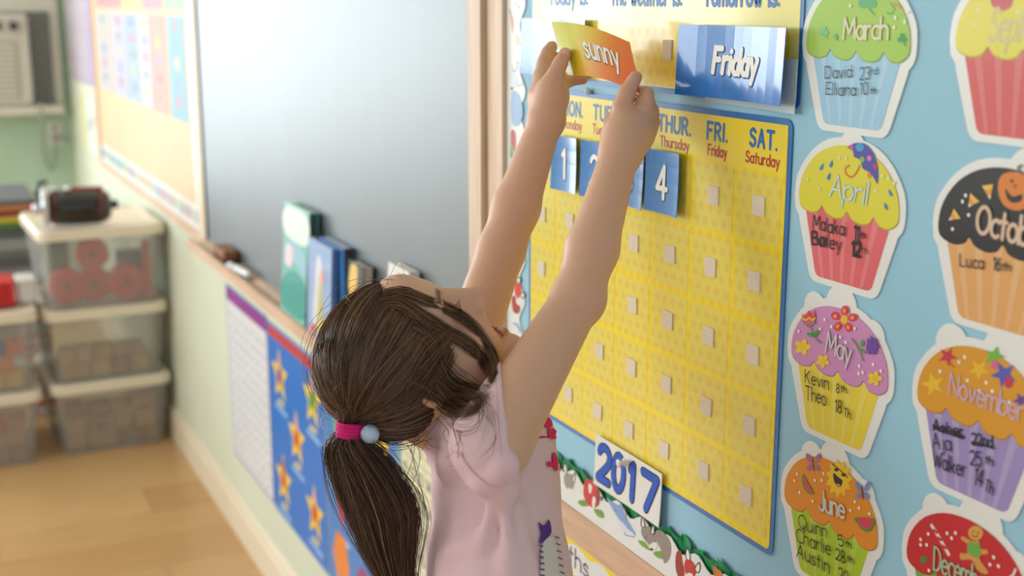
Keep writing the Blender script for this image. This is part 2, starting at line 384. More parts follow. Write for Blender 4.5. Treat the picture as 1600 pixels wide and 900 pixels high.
# ---- calendar chart
m_cblue = M('chart_blue', (28, 112, 188), .3, .5, coat=.3, var=.04, vscale=20)
def dotted(name, base, dot, pitch, rad, rough=.28, soft=.12):
    m = bpy.data.materials.new(name); m.use_nodes = True; nt = m.node_tree; b = nt.nodes['Principled BSDF']; N = nt.nodes.new; Lk = nt.links.new
    tc = N('ShaderNodeTexCoord'); sp = N('ShaderNodeSeparateXYZ'); Lk(tc.outputs['Object'], sp.inputs[0])
    def mt(op, a, v=None):
        n = N('ShaderNodeMath'); n.operation = op
        for i, q in enumerate((a, v)):
            if q is None: continue
            if isinstance(q, (int, float)): n.inputs[i].default_value = q
            else: Lk(q, n.inputs[i])
        return n.outputs[0]
    u = mt('DIVIDE', sp.outputs[0], pitch); v = mt('DIVIDE', sp.outputs[1], pitch*.87)
    row = mt('FLOOR', v); sh = mt('MULTIPLY', mt('MODULO', mt('ABSOLUTE', row), 2.0), .5)
    fu = mt('SUBTRACT', mt('FRACT', mt('ADD', u, sh)), .5); fv = mt('SUBTRACT', mt('FRACT', v), .5)
    d = mt('SQRT', mt('ADD', mt('MULTIPLY', fu, fu), mt('MULTIPLY', fv, fv)))
    r = N('ShaderNodeMapRange'); r.inputs[1].default_value = rad-soft/2; r.inputs[2].default_value = rad+soft/2; r.inputs[3].default_value = 1; r.inputs[4].default_value = 0
    Lk(d, r.inputs[0]); x = N('ShaderNodeMix'); x.data_type = 'RGBA'; Lk(r.outputs[0], x.inputs['Factor'])
    x.inputs[6].default_value = rgb(*base); x.inputs[7].default_value = rgb(*dot); Lk(x.outputs[2], b.inputs['Base Color'])
    b.inputs['Roughness'].default_value = rough; b.inputs['Specular IOR Level'].default_value = .4
    nz = N('ShaderNodeTexNoise'); nz.inputs['Scale'].default_value = 9; bp_ = N('ShaderNodeBump'); bp_.inputs['Strength'].default_value = .25; bp_.inputs['Distance'].default_value = .006
    Lk(tc.outputs['Object'], nz.inputs['Vector']); Lk(nz.outputs['Fac'], bp_.inputs['Height']); Lk(bp_.outputs[0], b.inputs['Normal'])
    b.inputs['Coat Weight'].default_value = .35; b.inputs['Coat Roughness'].default_value = .12; Lk(bp_.outputs[0], b.inputs['Coat Normal'])
    return m
m_cell = dotted('calendar_cell_dots', (238, 222, 90), (236, 208, 84), .0165, .30)
m_band = dotted('calendar_band_dots', (250, 226, 28), (248, 214, 26), .0165, .30)
m_head = M('calendar_header_yellow', (246, 222, 52), .3, .4, coat=.3, var=.05, vscale=12)
m_txtb = M('print_blue', (20, 108, 190), .35); m_txtr = M('print_red', (190, 52, 30), .35)
m_velcro = M('velcro_beige', (250, 236, 214), .9, .1, var=.06, vscale=400, bump=.5, bscale=1200)
CY0, CY1, CZ0, CZ1 = .975, 1.531, .901, 1.340
T = wthing('calendar_chart', 'yellow polka-dot calendar chart with blue border and weekday headings', 'calendar', (CY0+CY1)/2, CZ0, BF)
cw = (CY1-CY0)/2; chh = CZ1-CZ0
def cu(y): return (CY0+CY1)/2-y
def cv(z): return z-CZ0
MB().poly(rrect(-cw, cw, 0, chh, .010), 0, .0012).build('border', m_cblue, T)
MB().poly(rrect(-cw+.006, cw-.006, .006, chh-.006, .005), .0012, .0015).build('field', m_band, T)
VY = [1.4895-.0779*j for j in range(7)]; VZ = [1.4493-.1233-.0750*i for i in range(6)]
gy = [VY[0]+.0779*.5-.0779*j for j in range(8)]; gz = [VZ[1]+.036-.0750*i for i in range(6)]
MB().poly([(-cw+.006, cv(gz[0])), (cw-.006, cv(gz[0])), (cw-.006, chh-.006), (-cw+.006, chh-.006)], .0015, .0017).build('header_strip', m_head, T)
for i in range(5):
    for j in range(7):
        a, b = cu(gy[j])+.004, cu(gy[j+1])-.004; c_, d_ = cv(gz[i+1])+.004, cv(gz[i])-.004
        MB().poly([(a, c_), (b, c_), (b, d_), (a, d_)], .0015, .0017).build('day_cell', m_cell, T)
        rr = random.Random(i*7+j); ox, oz = rr.uniform(-.002, .002), rr.uniform(-.002, .002); s = .0098; an = rr.uniform(-.05, .05)
        if i == 0 and 1 <= j <= 4: continue
        q = [(cu(VY[j])+ox+x*math.cos(an)-y*math.sin(an), cv(VZ[i+1])+oz+x*math.sin(an)+y*math.cos(an)) for x, y in ((-s, -s), (s, -s), (s, s), (-s, s))]
        MB().poly(q, .0017, .0032).build('velcro_square', m_velcro, T)
hd = [('SUN.', 'Sunday'), ('MON.', 'Monday'), ('TUE.', 'Tuesday'), ('WED.', 'Wednesday'), ('THUR.', 'Thursday'), ('FRI.', 'Friday'), ('SAT.', 'Saturday')]
ex = [(1.515, 1.464), (1.437, 1.382), (1.358, 1.305), (1.287, 1.228), (1.211, 1.144), (1.116, 1.077), (1.042, .995)]
ex2 = [(1.512, 1.466), (1.437, 1.385), (1.358, 1.302), (1.290, 1.222), (1.206, 1.147), (1.113, 1.078), (1.047, .991)]
for k, (a, b) in enumerate(hd):
    put(MB(), a, cu(ex[k][0])+.002, cv(1.3095), .0165, .0036, .0019, width=(ex[k][0]-ex[k][1])-.004, gap=2.3).build('weekday_abbreviation', m_txtb, T)
    put(MB(), b, cu(ex2[k][0])+.001, cv(1.2930), .0105, .0020, .0019, width=(ex2[k][0]-ex2[k][1])-.002, gap=1.7).build('weekday_name', m_txtr, T)

# ---- number cards stuck on the calendar
m_card = M('card_blue', (8, 118, 208), .25, .5, coat=.45, var=.05, vscale=25, bump=.10, bscale=14)
m_white = M('print_white', (246, 244, 238), .4); m_shadow = M('print_dark_blue', (18, 66, 130), .4)
m_edge = M('laminate_edge', (196, 216, 226), .15, .5, coat=.4)
def curved(name, x0, x1, y0, y1, zf, mat, parent, n=8, m=4, th=.0008):
    v = []; f = []
    for s in (0, 1):
        for i in range(n+1):
            for j in range(m+1):
                x = x0+(x1-x0)*i/n; y = y0+(y1-y0)*j/m; v.append((x, y, zf(x, y)+s*th))
    K = (n+1)*(m+1); q = lambda i, j, s: s*K+i*(m+1)+j
    for i in range(n):
        for j in range(m):
            f.append((q(i, j, 1), q(i+1, j, 1), q(i+1, j+1, 1), q(i, j+1, 1))); f.append((q(i, j, 0), q(i, j+1, 0), q(i+1, j+1, 0), q(i+1, j, 0)))
    for i in range(n):
        f.append((q(i, 0, 0), q(i+1, 0, 0), q(i+1, 0, 1), q(i, 0, 1))); f.append((q(i, m, 0), q(i, m, 1), q(i+1, m, 1), q(i+1, m, 0)))
    for j in range(m):
        f.append((q(0, j, 0), q(0, j, 1), q(0, j+1, 1), q(0, j+1, 0))); f.append((q(n, j, 0), q(n, j+1, 0), q(n, j+1, 1), q(n, j, 1)))
    return mesh(name, v, f, mat, parent)
def bend(mb, zf):
    mb.v = [(x, y, z+zf(x, y)) for x, y, z in mb.v]; return mb
cards = [('1', 1.4165, 1.2150, 'small blue card with number 1 under Monday'), ('2', 1.3395, 1.2155, 'small blue card with number 2 under Tuesday, mostly behind the forearm'),
         ('3', 1.2610, 1.2190, 'small blue card with number 3 next to the number 4 card'), ('4', 1.1875, 1.2210, 'small blue card with number 4 under Thursday')]
for k, (s, yy, zz, lab) in enumerate(cards):
    T = wthing('number_card', lab, 'card', yy, zz, BF+.0045, roll=(.02, -.01, -.03, .0)[k], group='blue number cards on the calendar')
    zf = lambda x, y: .004-.02*y+.6*(y-.035)**2+1.2*x*x
    h = .0335; curved('card', -h, h, 0, .068, zf, m_card, T)
    w = layout(s)[1]/8*.034
    bend(put(MB(), s, -w/2-.0005, .0155, .034, .0072, .0011), zf).build('numeral_shadow', m_shadow, T)
    bend(put(MB(), s, -w/2, .017, .034, .0058, .0014), zf).build('numeral', m_white, T)

# ---- weather chart above it
T = wthing('weather_chart', 'yellow chart with Today is, The weather is and Tomorrow is headings', 'chart', 1.246, 1.350, BF)
m_wch = M('weather_chart_yellow', (240, 226, 120), .3, .4, coat=.4, var=.04, vscale=12, bump=.12, bscale=9)
w2 = .279
MB().poly(rrect(-w2, w2, 0, .30, .008), 0, .0010).build('border', m_cblue, T)
MB().poly(rrect(-w2+.005, w2-.005, .006, .294, .004), .0010, .0013).build('field', m_wch, T)
wu = lambda y: 1.246-y
m_panel = dotted('weather_panel_dots', (246, 218, 50), (242, 204, 58), .0165, .30)
for a, b in ((1.510, 1.345), (1.335, 1.160), (1.150, .985)):
    MB().poly(rrect(wu(a), wu(b), .008, .070, .003), .0013, .0015).build('card_pocket', m_panel, T)
MB().poly([(wu(1.203), .036), (wu(1.186), .036), (wu(1.186), .057), (wu(1.203), .057)], .0015, .003).build('velcro_square', m_velcro, T)
for s, a, b in (('Today is:', 1.475, 1.375), ('The weather is:', 1.319, 1.171), ('Tomorrow is:', 1.128, 1.004)):
    put(MB(), s, wu(a), .0935, .020, .0042, .0016, width=a-b, gap=1.7).build('heading', m_txtb, T)
def word_card(name, label, y0, y1, z0, word, zf, roll=0, off=.005):
    T = wthing(name, label, 'card', (y0+y1)/2, z0, BF+off, roll=roll, group='blue weekday cards on the weather chart'); h = (y0-y1)/2
    curved('card', -h, h, 0, .071, zf, m_card, T, 12, 6)
    if word:
        bend(put(MB(), word, -.031, .0255, .0235, .0072, .0012, width=.073, gap=1.6, shear=.10, dx=.0006, dy=-.0008), zf).build('lettering_shadow', m_shadow, T)
        bend(put(MB(), word, -.031, .0255, .0235, .0058, .0015, width=.073, gap=1.6, shear=.10), zf).build('lettering', m_white, T)
    return T
word_card('weekday_card', 'glossy blue card reading Friday under Tomorrow is', 1.150, .971, 1.353, 'Friday', lambda x, y: .006+.9*x*x-.04*y, off=.006)
word_card('weekday_card', 'blank glossy blue card at the left end of the weather chart', 1.537, 1.365, 1.3545, '', lambda x, y: .003+.4*x*x-.02*y)
# clear sleeve behind the Friday card, showing at its lower edge
T = wthing('card_sleeve', 'clear plastic sleeve edge showing beneath the Friday card', 'sleeve', 1.058, 1.347, BF+.002, roll=-.015)
curved('sleeve_sheet', -.06, .091, 0, .05, lambda x, y: .0012+.3*max(0, x)**2, m_edge, T, 8, 3)
# small clear pin in the gap between the charts
tag(MB().lathe([(.0012, 0), (.0022, .001), (.0045, .004), (.0045, .0055), (.002, .008)], (0, 0, 0), 'z', 12).build('push_pin', m_edge), 'clear push pin between the weather chart and the calendar', 'push pin')
bpy.data.objects['push_pin'].matrix_world = Matrix.Translation((-BF, 1.366, 1.342)) @ WROT.to_4x4()

# ---- 2017 card with its pin
T = wthing('year_card', 'white card with 2017 in blue marker pinned at the calendar bottom', 'card', 1.2525, .8575, BF+.0045, roll=.0)
m_paper = M('white_card', (238, 238, 234), .55, .3, var=.01); m_ink = M('black_marker', (26, 26, 32), .5); m_mblue = M('blue_marker', (28, 92, 206), .5, var=.10, vscale=60, stretch=(4, 1, 1))
zf = lambda x, y: .003-.045*y+.55*(y-.03)**2+.15*x*x
curved('card', -.077, .077, 0, .0645, zf, m_paper, T, 10, 6)
mo = MB(); mi_ = MB()
for s, x, w in (('2', -.070, .026), ('0', -.0345, .024), ('1', .004, .009), ('7', .033, .032)):
    kw = dict(width=w)
    put(mo, s, x+.003, .012, .0415, .0125, .0011, **kw); put(mi_, s, x+.003, .012, .0415, .0095, .0014, **kw)
bend(mo, zf).build('numeral_outline', m_ink, T); bend(mi_, zf).build('numerals', m_mblue, T)
o = MB().lathe([(.0012, -.004), (.0012, 0), (.0055, .0005), (.0055, .002), (.003, .003), (.0028, .008), (.0050, .009), (.0050, .0105), (.003, .0115)], (0, 0, 0), 'z', 14).build('push_pin', M('pin_white', (240, 240, 240), .2, .5, coat=.3), smooth=True)
o.matrix_world = Matrix.Translation((-BF-.0105, 1.250, .912)) @ WROT.to_4x4(); tag(o, 'white push pin holding the 2017 card', 'push pin')
# ================================================================== birthday cupcakes
def zc(x0, y0, s): return lambda a: (x0+a[0]/s, y0+a[1]/s)
Z3, Z4, Z5, Z6 = zc(1240, 0, 3.75), zc(1240, 200, 3.3333), zc(1220, 460, 3.213), zc(1200, 680, 4)
m_cback = M('cutout_white', (240, 242, 240), .4, .4, coat=.2)
m_hand = M('handwriting_black', (28, 28, 34), .5)
PC = {}
def pc(r, g, b):
    k = (r, g, b)
    if k not in PC: PC[k] = M('print_%02x%02x%02x' % k, k, .42, .4, coat=.15)
    return PC[k]
FROST = cat([(0, .002), (.004, .019), (.018, .037), (.040, .049), (.067, .053), (.094, .049), (.116, .037), (.130, .019), (.134, .002), (.132, -.007), (.122, -.0125), (.110, -.011), (.1035, -.0050), (.098, -.011),
             (.087, -.0135), (.075, -.011), (.0685, -.0050), (.063, -.011), (.052, -.0130), (.040, -.010), (.0340, -.0045), (.029, -.010), (.017, -.0125), (.003, -.008)], 3, True)
WRAP = [(.0075, -.002), (.1265, -.002)]+ell(.0985, -.0625, .0085, n=5, a0=-10, a1=-90)+ell(.0355, -.0625, .0085, n=5, a0=-90, a1=-170)
def grow(P, d):
    n = len(P); out = []
    ar = sum(P[i][0]*P[(i+1) % n][1]-P[(i+1) % n][0]*P[i][1] for i in range(n)); sg = 1 if ar > 0 else -1
    for i in range(n):
        a = np.array(P[(i+1) % n])-np.array(P[i-1]); a /= np.linalg.norm(a)+1e-9
        out.append((P[i][0]+sg*a[1]*d, P[i][1]-sg*a[0]*d))
    return out
HULL = cat([(-.007, 0), (-.004, .020), (.013, .042), (.037, .056), (.067, .060), (.097, .056), (.121, .042), (.138, .020), (.141, 0), (.139, -.012), (.133, -.019)], 3)+[(.1325, -.022), (.1165, -.066)]+ell(.1035, -.0645, .0125, n=4, a0=-20, a1=-90)+ell(.0305, -.0645, .0125, n=4, a0=-90, a1=-160)+[(.0015, -.022), (.001, -.019), (-.005, -.012)]
class Cup:
    def __init__(s, month, label, y, z, Z, fro, wra, tops):
        s.y, s.z, s.Z = y, z, Z; s.n = {}
        s.T = wthing('cupcake_cutout', label, 'cutout', y-.067, z-.077, BF, group='birthday cupcake cutouts on the blue board')
        s.o = (.067, -.077)
        b = MB(); b.poly(s.sh(HULL), 0, .0012)
        for (x, v, r) in tops: b.poly(s.sh(ell(x, v, r, n=20)), 0, .00121)
        b.build('backing', m_cback, s.T)
        MB().poly(s.sh(WRAP), .0012, .0015).build('wrapper', pc(*wra), s.T)
        lt = tuple(int(c+(255-c)*.18) for c in wra); st = MB()
        for k in range(5):
            a = .022+.0215*k; bt = .067+(a-.067)*.62; st.poly(s.sh([(a-.004, -.002), (a+.004, -.002), (bt+.0022, -.070), (bt-.0022, -.070)]), .0015, .0016)
        q = st.build('wrapper_pleats', pc(*lt), s.T); q['kind'] = 'stuff'
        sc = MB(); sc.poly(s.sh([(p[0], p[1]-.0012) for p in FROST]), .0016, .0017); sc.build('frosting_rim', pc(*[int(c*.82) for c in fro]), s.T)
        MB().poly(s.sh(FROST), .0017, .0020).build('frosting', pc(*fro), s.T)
        s.lay = 0
    def sh(s, P): return [(p[0]-s.o[0], p[1]-s.o[1]) for p in P]
    def l(s, a):
        w = PX(*s.Z(a), -BF); return (s.y-w[1]-s.o[0], w[2]-s.z-s.o[1])
    def art(s, name, items):
        """items: (kind, points in the zoomed picture, colour, [width])"""
        mb = MB(); mats = []
        for it in items:
            c = pc(*it[2]); 
            if c not in mats: mats.append(c)
            mi = mats.index(c); s.lay += 1; z = .0021+.00003*s.lay
            P = [s.l(p) for p in it[1]]
            if it[0] == 'p': mb.poly(P, z, None, mi)
            elif it[0] == 'c': mb.poly(cat(P, 4, True), z, None, mi)
            elif it[0] == 's': mb.stroke(cat(P, 4) if len(P) > 2 else P, it[3], z, mi)
        return mb.build(name, mats, s.T)
    def dots(s, pts, col=(250, 248, 244), r=.0016):
        mb = MB(); s.lay += 1
        for p in pts:
            c = s.l(p); mb.poly(ell(c[0], c[1], r, n=8), .0021+.00003*s.lay)
        o = mb.build('sprinkles', pc(*col), s.T); o['kind'] = 'stuff'
    def text(s, name, t, p0, p1, h, w, mat, shear=0, jit=0, gap=1.3, under=None):
        a, b = s.l(p0), s.l(p1); L = math.hypot(b[0]-a[0], b[1]-a[1]); r = math.atan2(b[1]-a[1], b[0]-a[0]); s.lay += 2; z = .0021+.00003*s.lay
        if under: put(MB(), t, a[0], a[1], h, w*1.9, z, width=L, gap=gap, shear=shear, rot=r, jit=jit).build(name+'_outline', under, s.T)
        return put(MB(), t, a[0], a[1], h, w, z+.00003, width=L, gap=gap, shear=shear, rot=r, jit=jit).build(name, mat, s.T)
    def hand(s, t, p0, p1, h=.0105, w=.0011): return s.text('handwritten_name', t, p0, p1, h, w*.82, m_hand, jit=.25)
def E4(cx, cy, rx, ry=None, rot=0): return ell(cx, cy, rx, ry, rot, 12)
def petals(cx, cy, r, k, pr, rot=0): return [E4(cx+r*math.cos(math.radians(rot+i*360/k)), cy+r*math.sin(math.radians(rot+i*360/k)), pr, pr*.8, rot+i*360/k) for i in range(k)]
C1, C2 = .960, .786
# March
c = Cup('March', 'green and light blue cupcake cutout marked March, with shamrocks', C1, 1.411, Z3, (164, 206, 66), (158, 206, 238), [(.067, .062, .026)])
sh = []
for (x, y, r, col) in ((650, 225, 22, (30, 160, 70)), (445, 5, 40, (90, 180, 110)), (190, 185, 20, (120, 200, 150)), (258, 213, 11, (90, 190, 130))):
    for a in (-90, 30, 150): sh.append(('p', E4(x+r*.75*math.cos(math.radians(a)), y+r*.75*math.sin(math.radians(a)), r*.72), col))
    sh.append(('s', [(x, y), (x+r*.3, y+r*1.2), (x+r*1.0, y+r*2.0)], col, .0012))
sh += [('s', [(560, 75), (585, 80), (605, 50), (580, 20)], (110, 170, 70), .0016), ('s', [(600, 20), (625, 35), (640, 45)], (220, 140, 60), .002)]
c.art('curl_print', sh[-2:])
for i in range(4): c.art('shamrock_print', sh[4*i:4*i+4])
c.dots([(610, 103), (680, 70), (665, 128), (603, 160), (725, 198), (345, 35)])
c.text('month_lettering', 'March', (305, 228), (565, 228), .0175, .0016, pc(240, 224, 214), gap=.9, under=pc(196, 206, 120))
c.hand('David', (200, 460), (355, 452)); c.hand('23', (402, 466), (458, 465)); c.hand('rd', (465, 437), (508, 433), .006, .0009)
c.hand('Elliana', (203, 553), (380, 560)); c.hand('10', (408, 556), (452, 554)); c.hand('th', (468, 548), (498, 546), .005, .0011)
# April
c = Cup('April', 'yellow and coral cupcake cutout marked April, with a purple umbrella', C1, 1.271, Z4, (228, 220, 44), (232, 104, 112), [(.069, .050, .017)])
c.art('umbrella_print', [('c', [(290, 100), (330, 78), (385, 85), (430, 140), (452, 210), (448, 290), (425, 255), (400, 228), (370, 210), (355, 165), (325, 150), (318, 118)], (74, 74, 172)),
    ('p', [(290, 98), (318, 82), (318, 112)], (226, 90, 130)), ('p', E4(355, 100, 22), (60, 160, 220)), ('p', E4(367, 163, 12, 16), (130, 190, 60)), ('p', E4(404, 157, 12, 15), (232, 130, 180)), ('p', E4(436, 200, 11, 16), (214, 50, 70)),
    ('p', E4(405, 245, 10, 18), (230, 140, 60)), ('s', [(355, 195), (335, 235), (310, 255), (282, 235), (282, 205), (300, 195)], (222, 110, 50), .0016)])
for q in ((155, 203, 30), (205, 188, 20), (193, 253, 20), (517, 338, -25), (493, 408, -20)):
    a = math.radians(q[2]); c.art('raindrop_print', [('c', [(q[0]+22*math.sin(a), q[1]-22*math.cos(a)), (q[0]+9*math.cos(a), q[1]+6), (q[0]-6*math.sin(a), q[1]+17), (q[0]-9*math.cos(a), q[1]+3)], (52, 120, 200))])
c.dots([(85, 265), (145, 318), (250, 155), (285, 160), (437, 327), (505, 262), (535, 285), (475, 250)], (236, 238, 190))
c.text('month_lettering', 'April', (200, 352), (392, 398), .0195, .0011, pc(236, 242, 250), gap=1.0, shear=.1, under=pc(150, 196, 214))
c.hand('Malakai', (110, 522), (280, 562), .0125, .0016); c.hand('11', (328, 580), (352, 585), .0125, .0022); c.hand('th', (362, 572), (386, 572), .005, .0015)
c.hand('Bailey', (106, 602), (258, 640), .0125, .0017); c.hand('Ba', (108, 603), (176, 610), .0115, .0024); c.hand('12', (318, 660), (358, 668), .0125, .0034); c.hand('Th.', (365, 655), (404, 654), .005, .0009)
# May
c = Cup('May', 'pink and yellow cupcake cutout marked May, with flowers', C1, 1.124, Z5, (212, 146, 200), (238, 218, 66), [(.030, .046, .015), (.067, .054, .021), (.110, .036, .016)])
fl_ = []
for (x, y, R, k, pr, rot, cp, cc) in ((328, 125, 45, 5, 26, -85, (224, 70, 80), (246, 196, 40)), (120, 262, 24, 5, 18, 0, (246, 208, 60), (246, 196, 40)), (222, 333, 20, 5, 15, 20, (246, 208, 60), (246, 196, 40)), (483, 420, 22, 5, 16, 0, (246, 208, 60), (246, 196, 40))):
    for P in petals(x, y, R, k, pr, rot): fl_.append(('p', P, cp))
    fl_.append(('p', E4(x, y, pr*.7, pr*.9), cc))
for i, P in enumerate(petals(328, 125, 45, 5, 11, -85)): fl_.append(('p', P, (246, 160, 90)))
fl_ += [('p', [(118, 95), (135, 110), (152, 78), (165, 105), (185, 75), (186, 140), (155, 166), (126, 145)], (230, 84, 70)), ('s', [(122, 118), (140, 128), (155, 116), (170, 128), (186, 116)], (250, 210, 80), .0014), ('s', [(124, 138), (140, 148), (155, 136), (170, 148), (184, 138)], (60, 170, 190), .0014),
        ('s', [(165, 168), (185, 215), (212, 242)], (70, 160, 80), .0014), ('c', [(142, 195), (165, 190), (175, 210), (155, 208)], (70, 160, 80)), ('c', [(180, 195), (198, 172), (205, 185), (190, 208)], (70, 160, 80)),
        ('p', [(450, 215), (470, 232), (458, 200), (482, 222), (495, 218), (500, 252), (515, 262), (498, 268), (492, 298), (455, 298), (442, 272)], (112, 74, 170)), ('s', [(370, 220), (405, 275), (424, 330)], (100, 160, 90), .0016), ('c', [(420, 225), (432, 240), (420, 262), (412, 245)], (80, 170, 90)), ('c', [(405, 268), (440, 285), (430, 295)], (80, 170, 90))]
c.art('flower_print', fl_)
c.dots([(103, 183), (234, 124), (268, 160), (210, 172), (385, 168), (312, 212), (340, 238), (408, 356), (425, 390), (405, 395), (478, 350), (516, 382)])
c.text('month_lettering', 'May', (238, 285), (362, 345), .020, .0014, pc(214, 226, 214), gap=1.0, under=pc(190, 160, 190))
c.hand('Kevin', (136, 440), (255, 476), .0125, .0014); c.hand('8', (294, 490), (308, 494), .0085, .0013); c.hand('th.', (318, 485), (352, 494), .006, .0012)
c.hand('Theo', (140, 525), (243, 556), .0135, .0014); c.hand('18', (288, 585), (320, 597), .0115, .0015); c.hand('Th.', (332, 608), (370, 624), .0075, .0013)
# June
c = Cup('June', 'orange and lime cupcake cutout marked June, with a smiling sun', C1, .978, Z6, (234, 148, 40), (176, 208, 40), [(.038, .047, .016), (.070, .052, .021), (.110, .034, .017)])
c.art('sun_print', [('p', [(455+(92 if i % 2 == 0 else 62)*math.cos(i*math.pi/11)*.95, 268+(125 if i % 2 == 0 else 88)*math.sin(i*math.pi/11)) for i in range(22)], (246, 204, 36)), ('c', [(420, 235), (450, 258), (478, 285), (462, 322), (440, 312), (424, 280)], (40, 34, 40)), ('c', [(440, 300), (460, 305), (460, 320), (446, 315)], (240, 120, 130)),
    ('s', [(412, 178), (450, 205), (510, 262)], (40, 40, 40), .0011), ('p', E4(440, 213, 15, 12), (60, 60, 60)), ('p', E4(485, 245, 16, 12), (60, 60, 60))])
bu = []
for (x, y, s_, col) in ((295, 180, 1.0, (176, 110, 160)), (605, 355, 1.0, (126, 140, 206))):
    for (dx, dy, rx, ry, ro) in ((-28, -38, 14, 34, -25), (28, -38, 14, 34, 25), (-25, 20, 15, 22, 30), (25, 20, 15, 22, -30)): bu.append(('p', E4(x+dx, y+dy, rx, ry, ro), col))
    bu.append(('s', [(x-2, y-40), (x, y), (x+4, y+40)], (40, 36, 40), .0013))
c.art('butterfly_print', bu[:5]); c.art('butterfly_print', bu[5:])
c.art('watermelon_print', [('c', [(232, 240), (262, 290), (300, 362), (268, 362), (240, 335), (228, 290)], (70, 150, 70)), ('c', [(238, 262), (262, 300), (290, 352), (262, 345), (244, 318)], (222, 66, 90))])
c.art('watermelon_print', [('c', [(560, 512), (676, 520), (668, 570), (640, 600), (600, 585), (575, 552)], (70, 150, 70)), ('c', [(572, 516), (668, 524), (655, 565), (630, 582), (600, 570)], (222, 66, 90))])
c.dots([(196, 240), (180, 282), (211, 354), (306, 278), (350, 278), (362, 238), (293, 410), (556, 412), (583, 452), (528, 466), (648, 488)])
c.text('month_lettering', 'June', (335, 462), (492, 520), .019, .0022, pc(204, 222, 226), gap=1.0, under=pc(214, 130, 50))
c.hand('Quinn', (206, 575), (383, 640), .0135, .0013); c.hand('5', (458, 690), (490, 692), .010, .0013); c.hand('th', (500, 690), (536, 702), .006, .0012)
c.hand('Charlie', (196, 660), (408, 748), .0135, .0014); c.hand('28', (440, 772), (498, 796), .0105, .0015); c.hand('th', (512, 782), (548, 800), .006, .0013)
c.hand('Austin', (196, 752), (400, 860), .0135, .0015); c.hand('20', (458, 895), (520, 925), .0115, .0014)
# September
c = Cup('September', 'yellow and red cupcake cutout marked September, topped by a cherry', C2-.010, 1.419, Z3, (232, 222, 60), (220, 92, 92), [(.062, .056, .022)])
c.art('cherry_print', [('p', ell(1232, 5, 66, 58, 0, 16), (206, 84, 90))]); c.dots([(1325, 70), (1345, 120), (1100, 60), (1080, 140)], (244, 240, 200))
c.text('month_lettering', 'September', (1150, 240), (1640, 245), .024, .0016, pc(214, 200, 150), gap=1.0, shear=.15, under=pc(236, 228, 130))
# October
c = Cup('October', 'black and tan cupcake cutout marked October, topped by a pumpkin', C2-.006, 1.272, Z4, (34, 32, 38), (232, 172, 104), [(.088, .049, .022)])
c.art('pumpkin_print', [('c', [(1075, 300), (1095, 245), (1150, 228), (1210, 240), (1262, 300), (1255, 380), (1190, 428), (1120, 412), (1085, 365)], (226, 132, 46)), ('c', [(1115, 315), (1150, 355), (1200, 345), (1195, 380), (1150, 388), (1122, 362)], (40, 28, 24)), ('p', E4(1148, 275, 8, 10), (40, 28, 24)), ('p', E4(1165, 302, 12, 14), (190, 100, 40)), ('s', [(1195, 235), (1180, 205), (1200, 195)], (110, 110, 90), .0018)])
for P in ([(992, 300), (1050, 292), (1035, 372)], [(932, 338), (980, 382), (922, 412)], [(848, 418), (882, 470), (820, 480)]):
    t = lambda a, b, k: (a[0]+(b[0]-a[0])*k, a[1]+(b[1]-a[1])*k)
    c.art('candy_corn_print', [('p', P, (236, 160, 50)), ('p', [t(P[0], P[1], 0), P[1], t(P[1], P[2], .3), t(P[0], P[2], .3)], (240, 200, 90)), ('p', [t(P[0], P[2], .72), t(P[1], P[2], .72), P[2]], (240, 236, 226))])
c.dots([(908, 350), (892, 382), (924, 452), (840, 525)])
c.text('month_lettering', 'October', (962, 540), (1330, 640), .021, .0030, pc(226, 196, 170), gap=.9, under=pc(70, 50, 46))
c.hand('Luca', (878, 718), (1002, 732), .010, .0013); c.hand('16', (1052, 738), (1088, 745), .010, .0014); c.hand('th', (1102, 738), (1142, 742), .006, .0013)
# November
c = Cup('November', 'orange and lavender cupcake cutout marked November, with autumn leaves', C2+.004, 1.128, Z5, (226, 160, 44), (164, 148, 206), [(.034, .048, .018), (.090, .052, .024)])
lf = []
for (x, y, r, rot, col) in ((848, 310, 52, 10, (206, 60, 84)), (775, 450, 62, 40, (240, 196, 50)), (1005, 375, 58, 20, (240, 190, 50)), (1080, 310, 55, 0, (120, 190, 60)), (1130, 400, 70, 30, (90, 100, 190)), (1215, 530, 42, 30, (110, 70, 160))):
    lf.append(('p', [(x+(r if i % 2 == 0 else r*.42)*math.cos(math.radians(rot+i*36)), y+(r if i % 2 == 0 else r*.42)*math.sin(math.radians(rot+i*36))) for i in range(10)], col))
lf += [('p', E4(1155, 440, 22, 30), (206, 60, 90)), ('s', [(850, 330), (880, 365)], (206, 60, 84), .0012), ('p', E4(1085, 350, 20, 25), (220, 110, 150))]
c.art('leaf_print', lf); c.dots([(810, 385), (905, 338), (934, 313), (948, 430), (1042, 442), (1008, 482), (1073, 484), (1158, 540), (1205, 580)])
c.text('month_lettering', 'November', (855, 500), (1225, 640), .0185, .0013, pc(206, 190, 222), gap=1.0, under=pc(226, 150, 120))
Z5n = c.Z
c.hand('Asher', (778, 680), (925, 715), .0095, .0016); c.hand('22nd', (972, 750), (1075, 768), .0095, .0016)
c.art('crossing_out', [('s', [(775, 655), (850, 680), (930, 712)], (30, 30, 36), .0016), ('s', [(778, 668), (850, 695), (928, 722)], (30, 30, 36), .0016), ('s', [(970, 740), (1020, 750), (1080, 770)], (30, 30, 36), .0018)])
c.hand('Aja', (775, 770), (868, 785), .0130, .0014); c.hand('25', (962, 850), (1020, 864), .0115, .0015); c.hand('th', (1038, 842), (1076, 858), .0065, .0014)
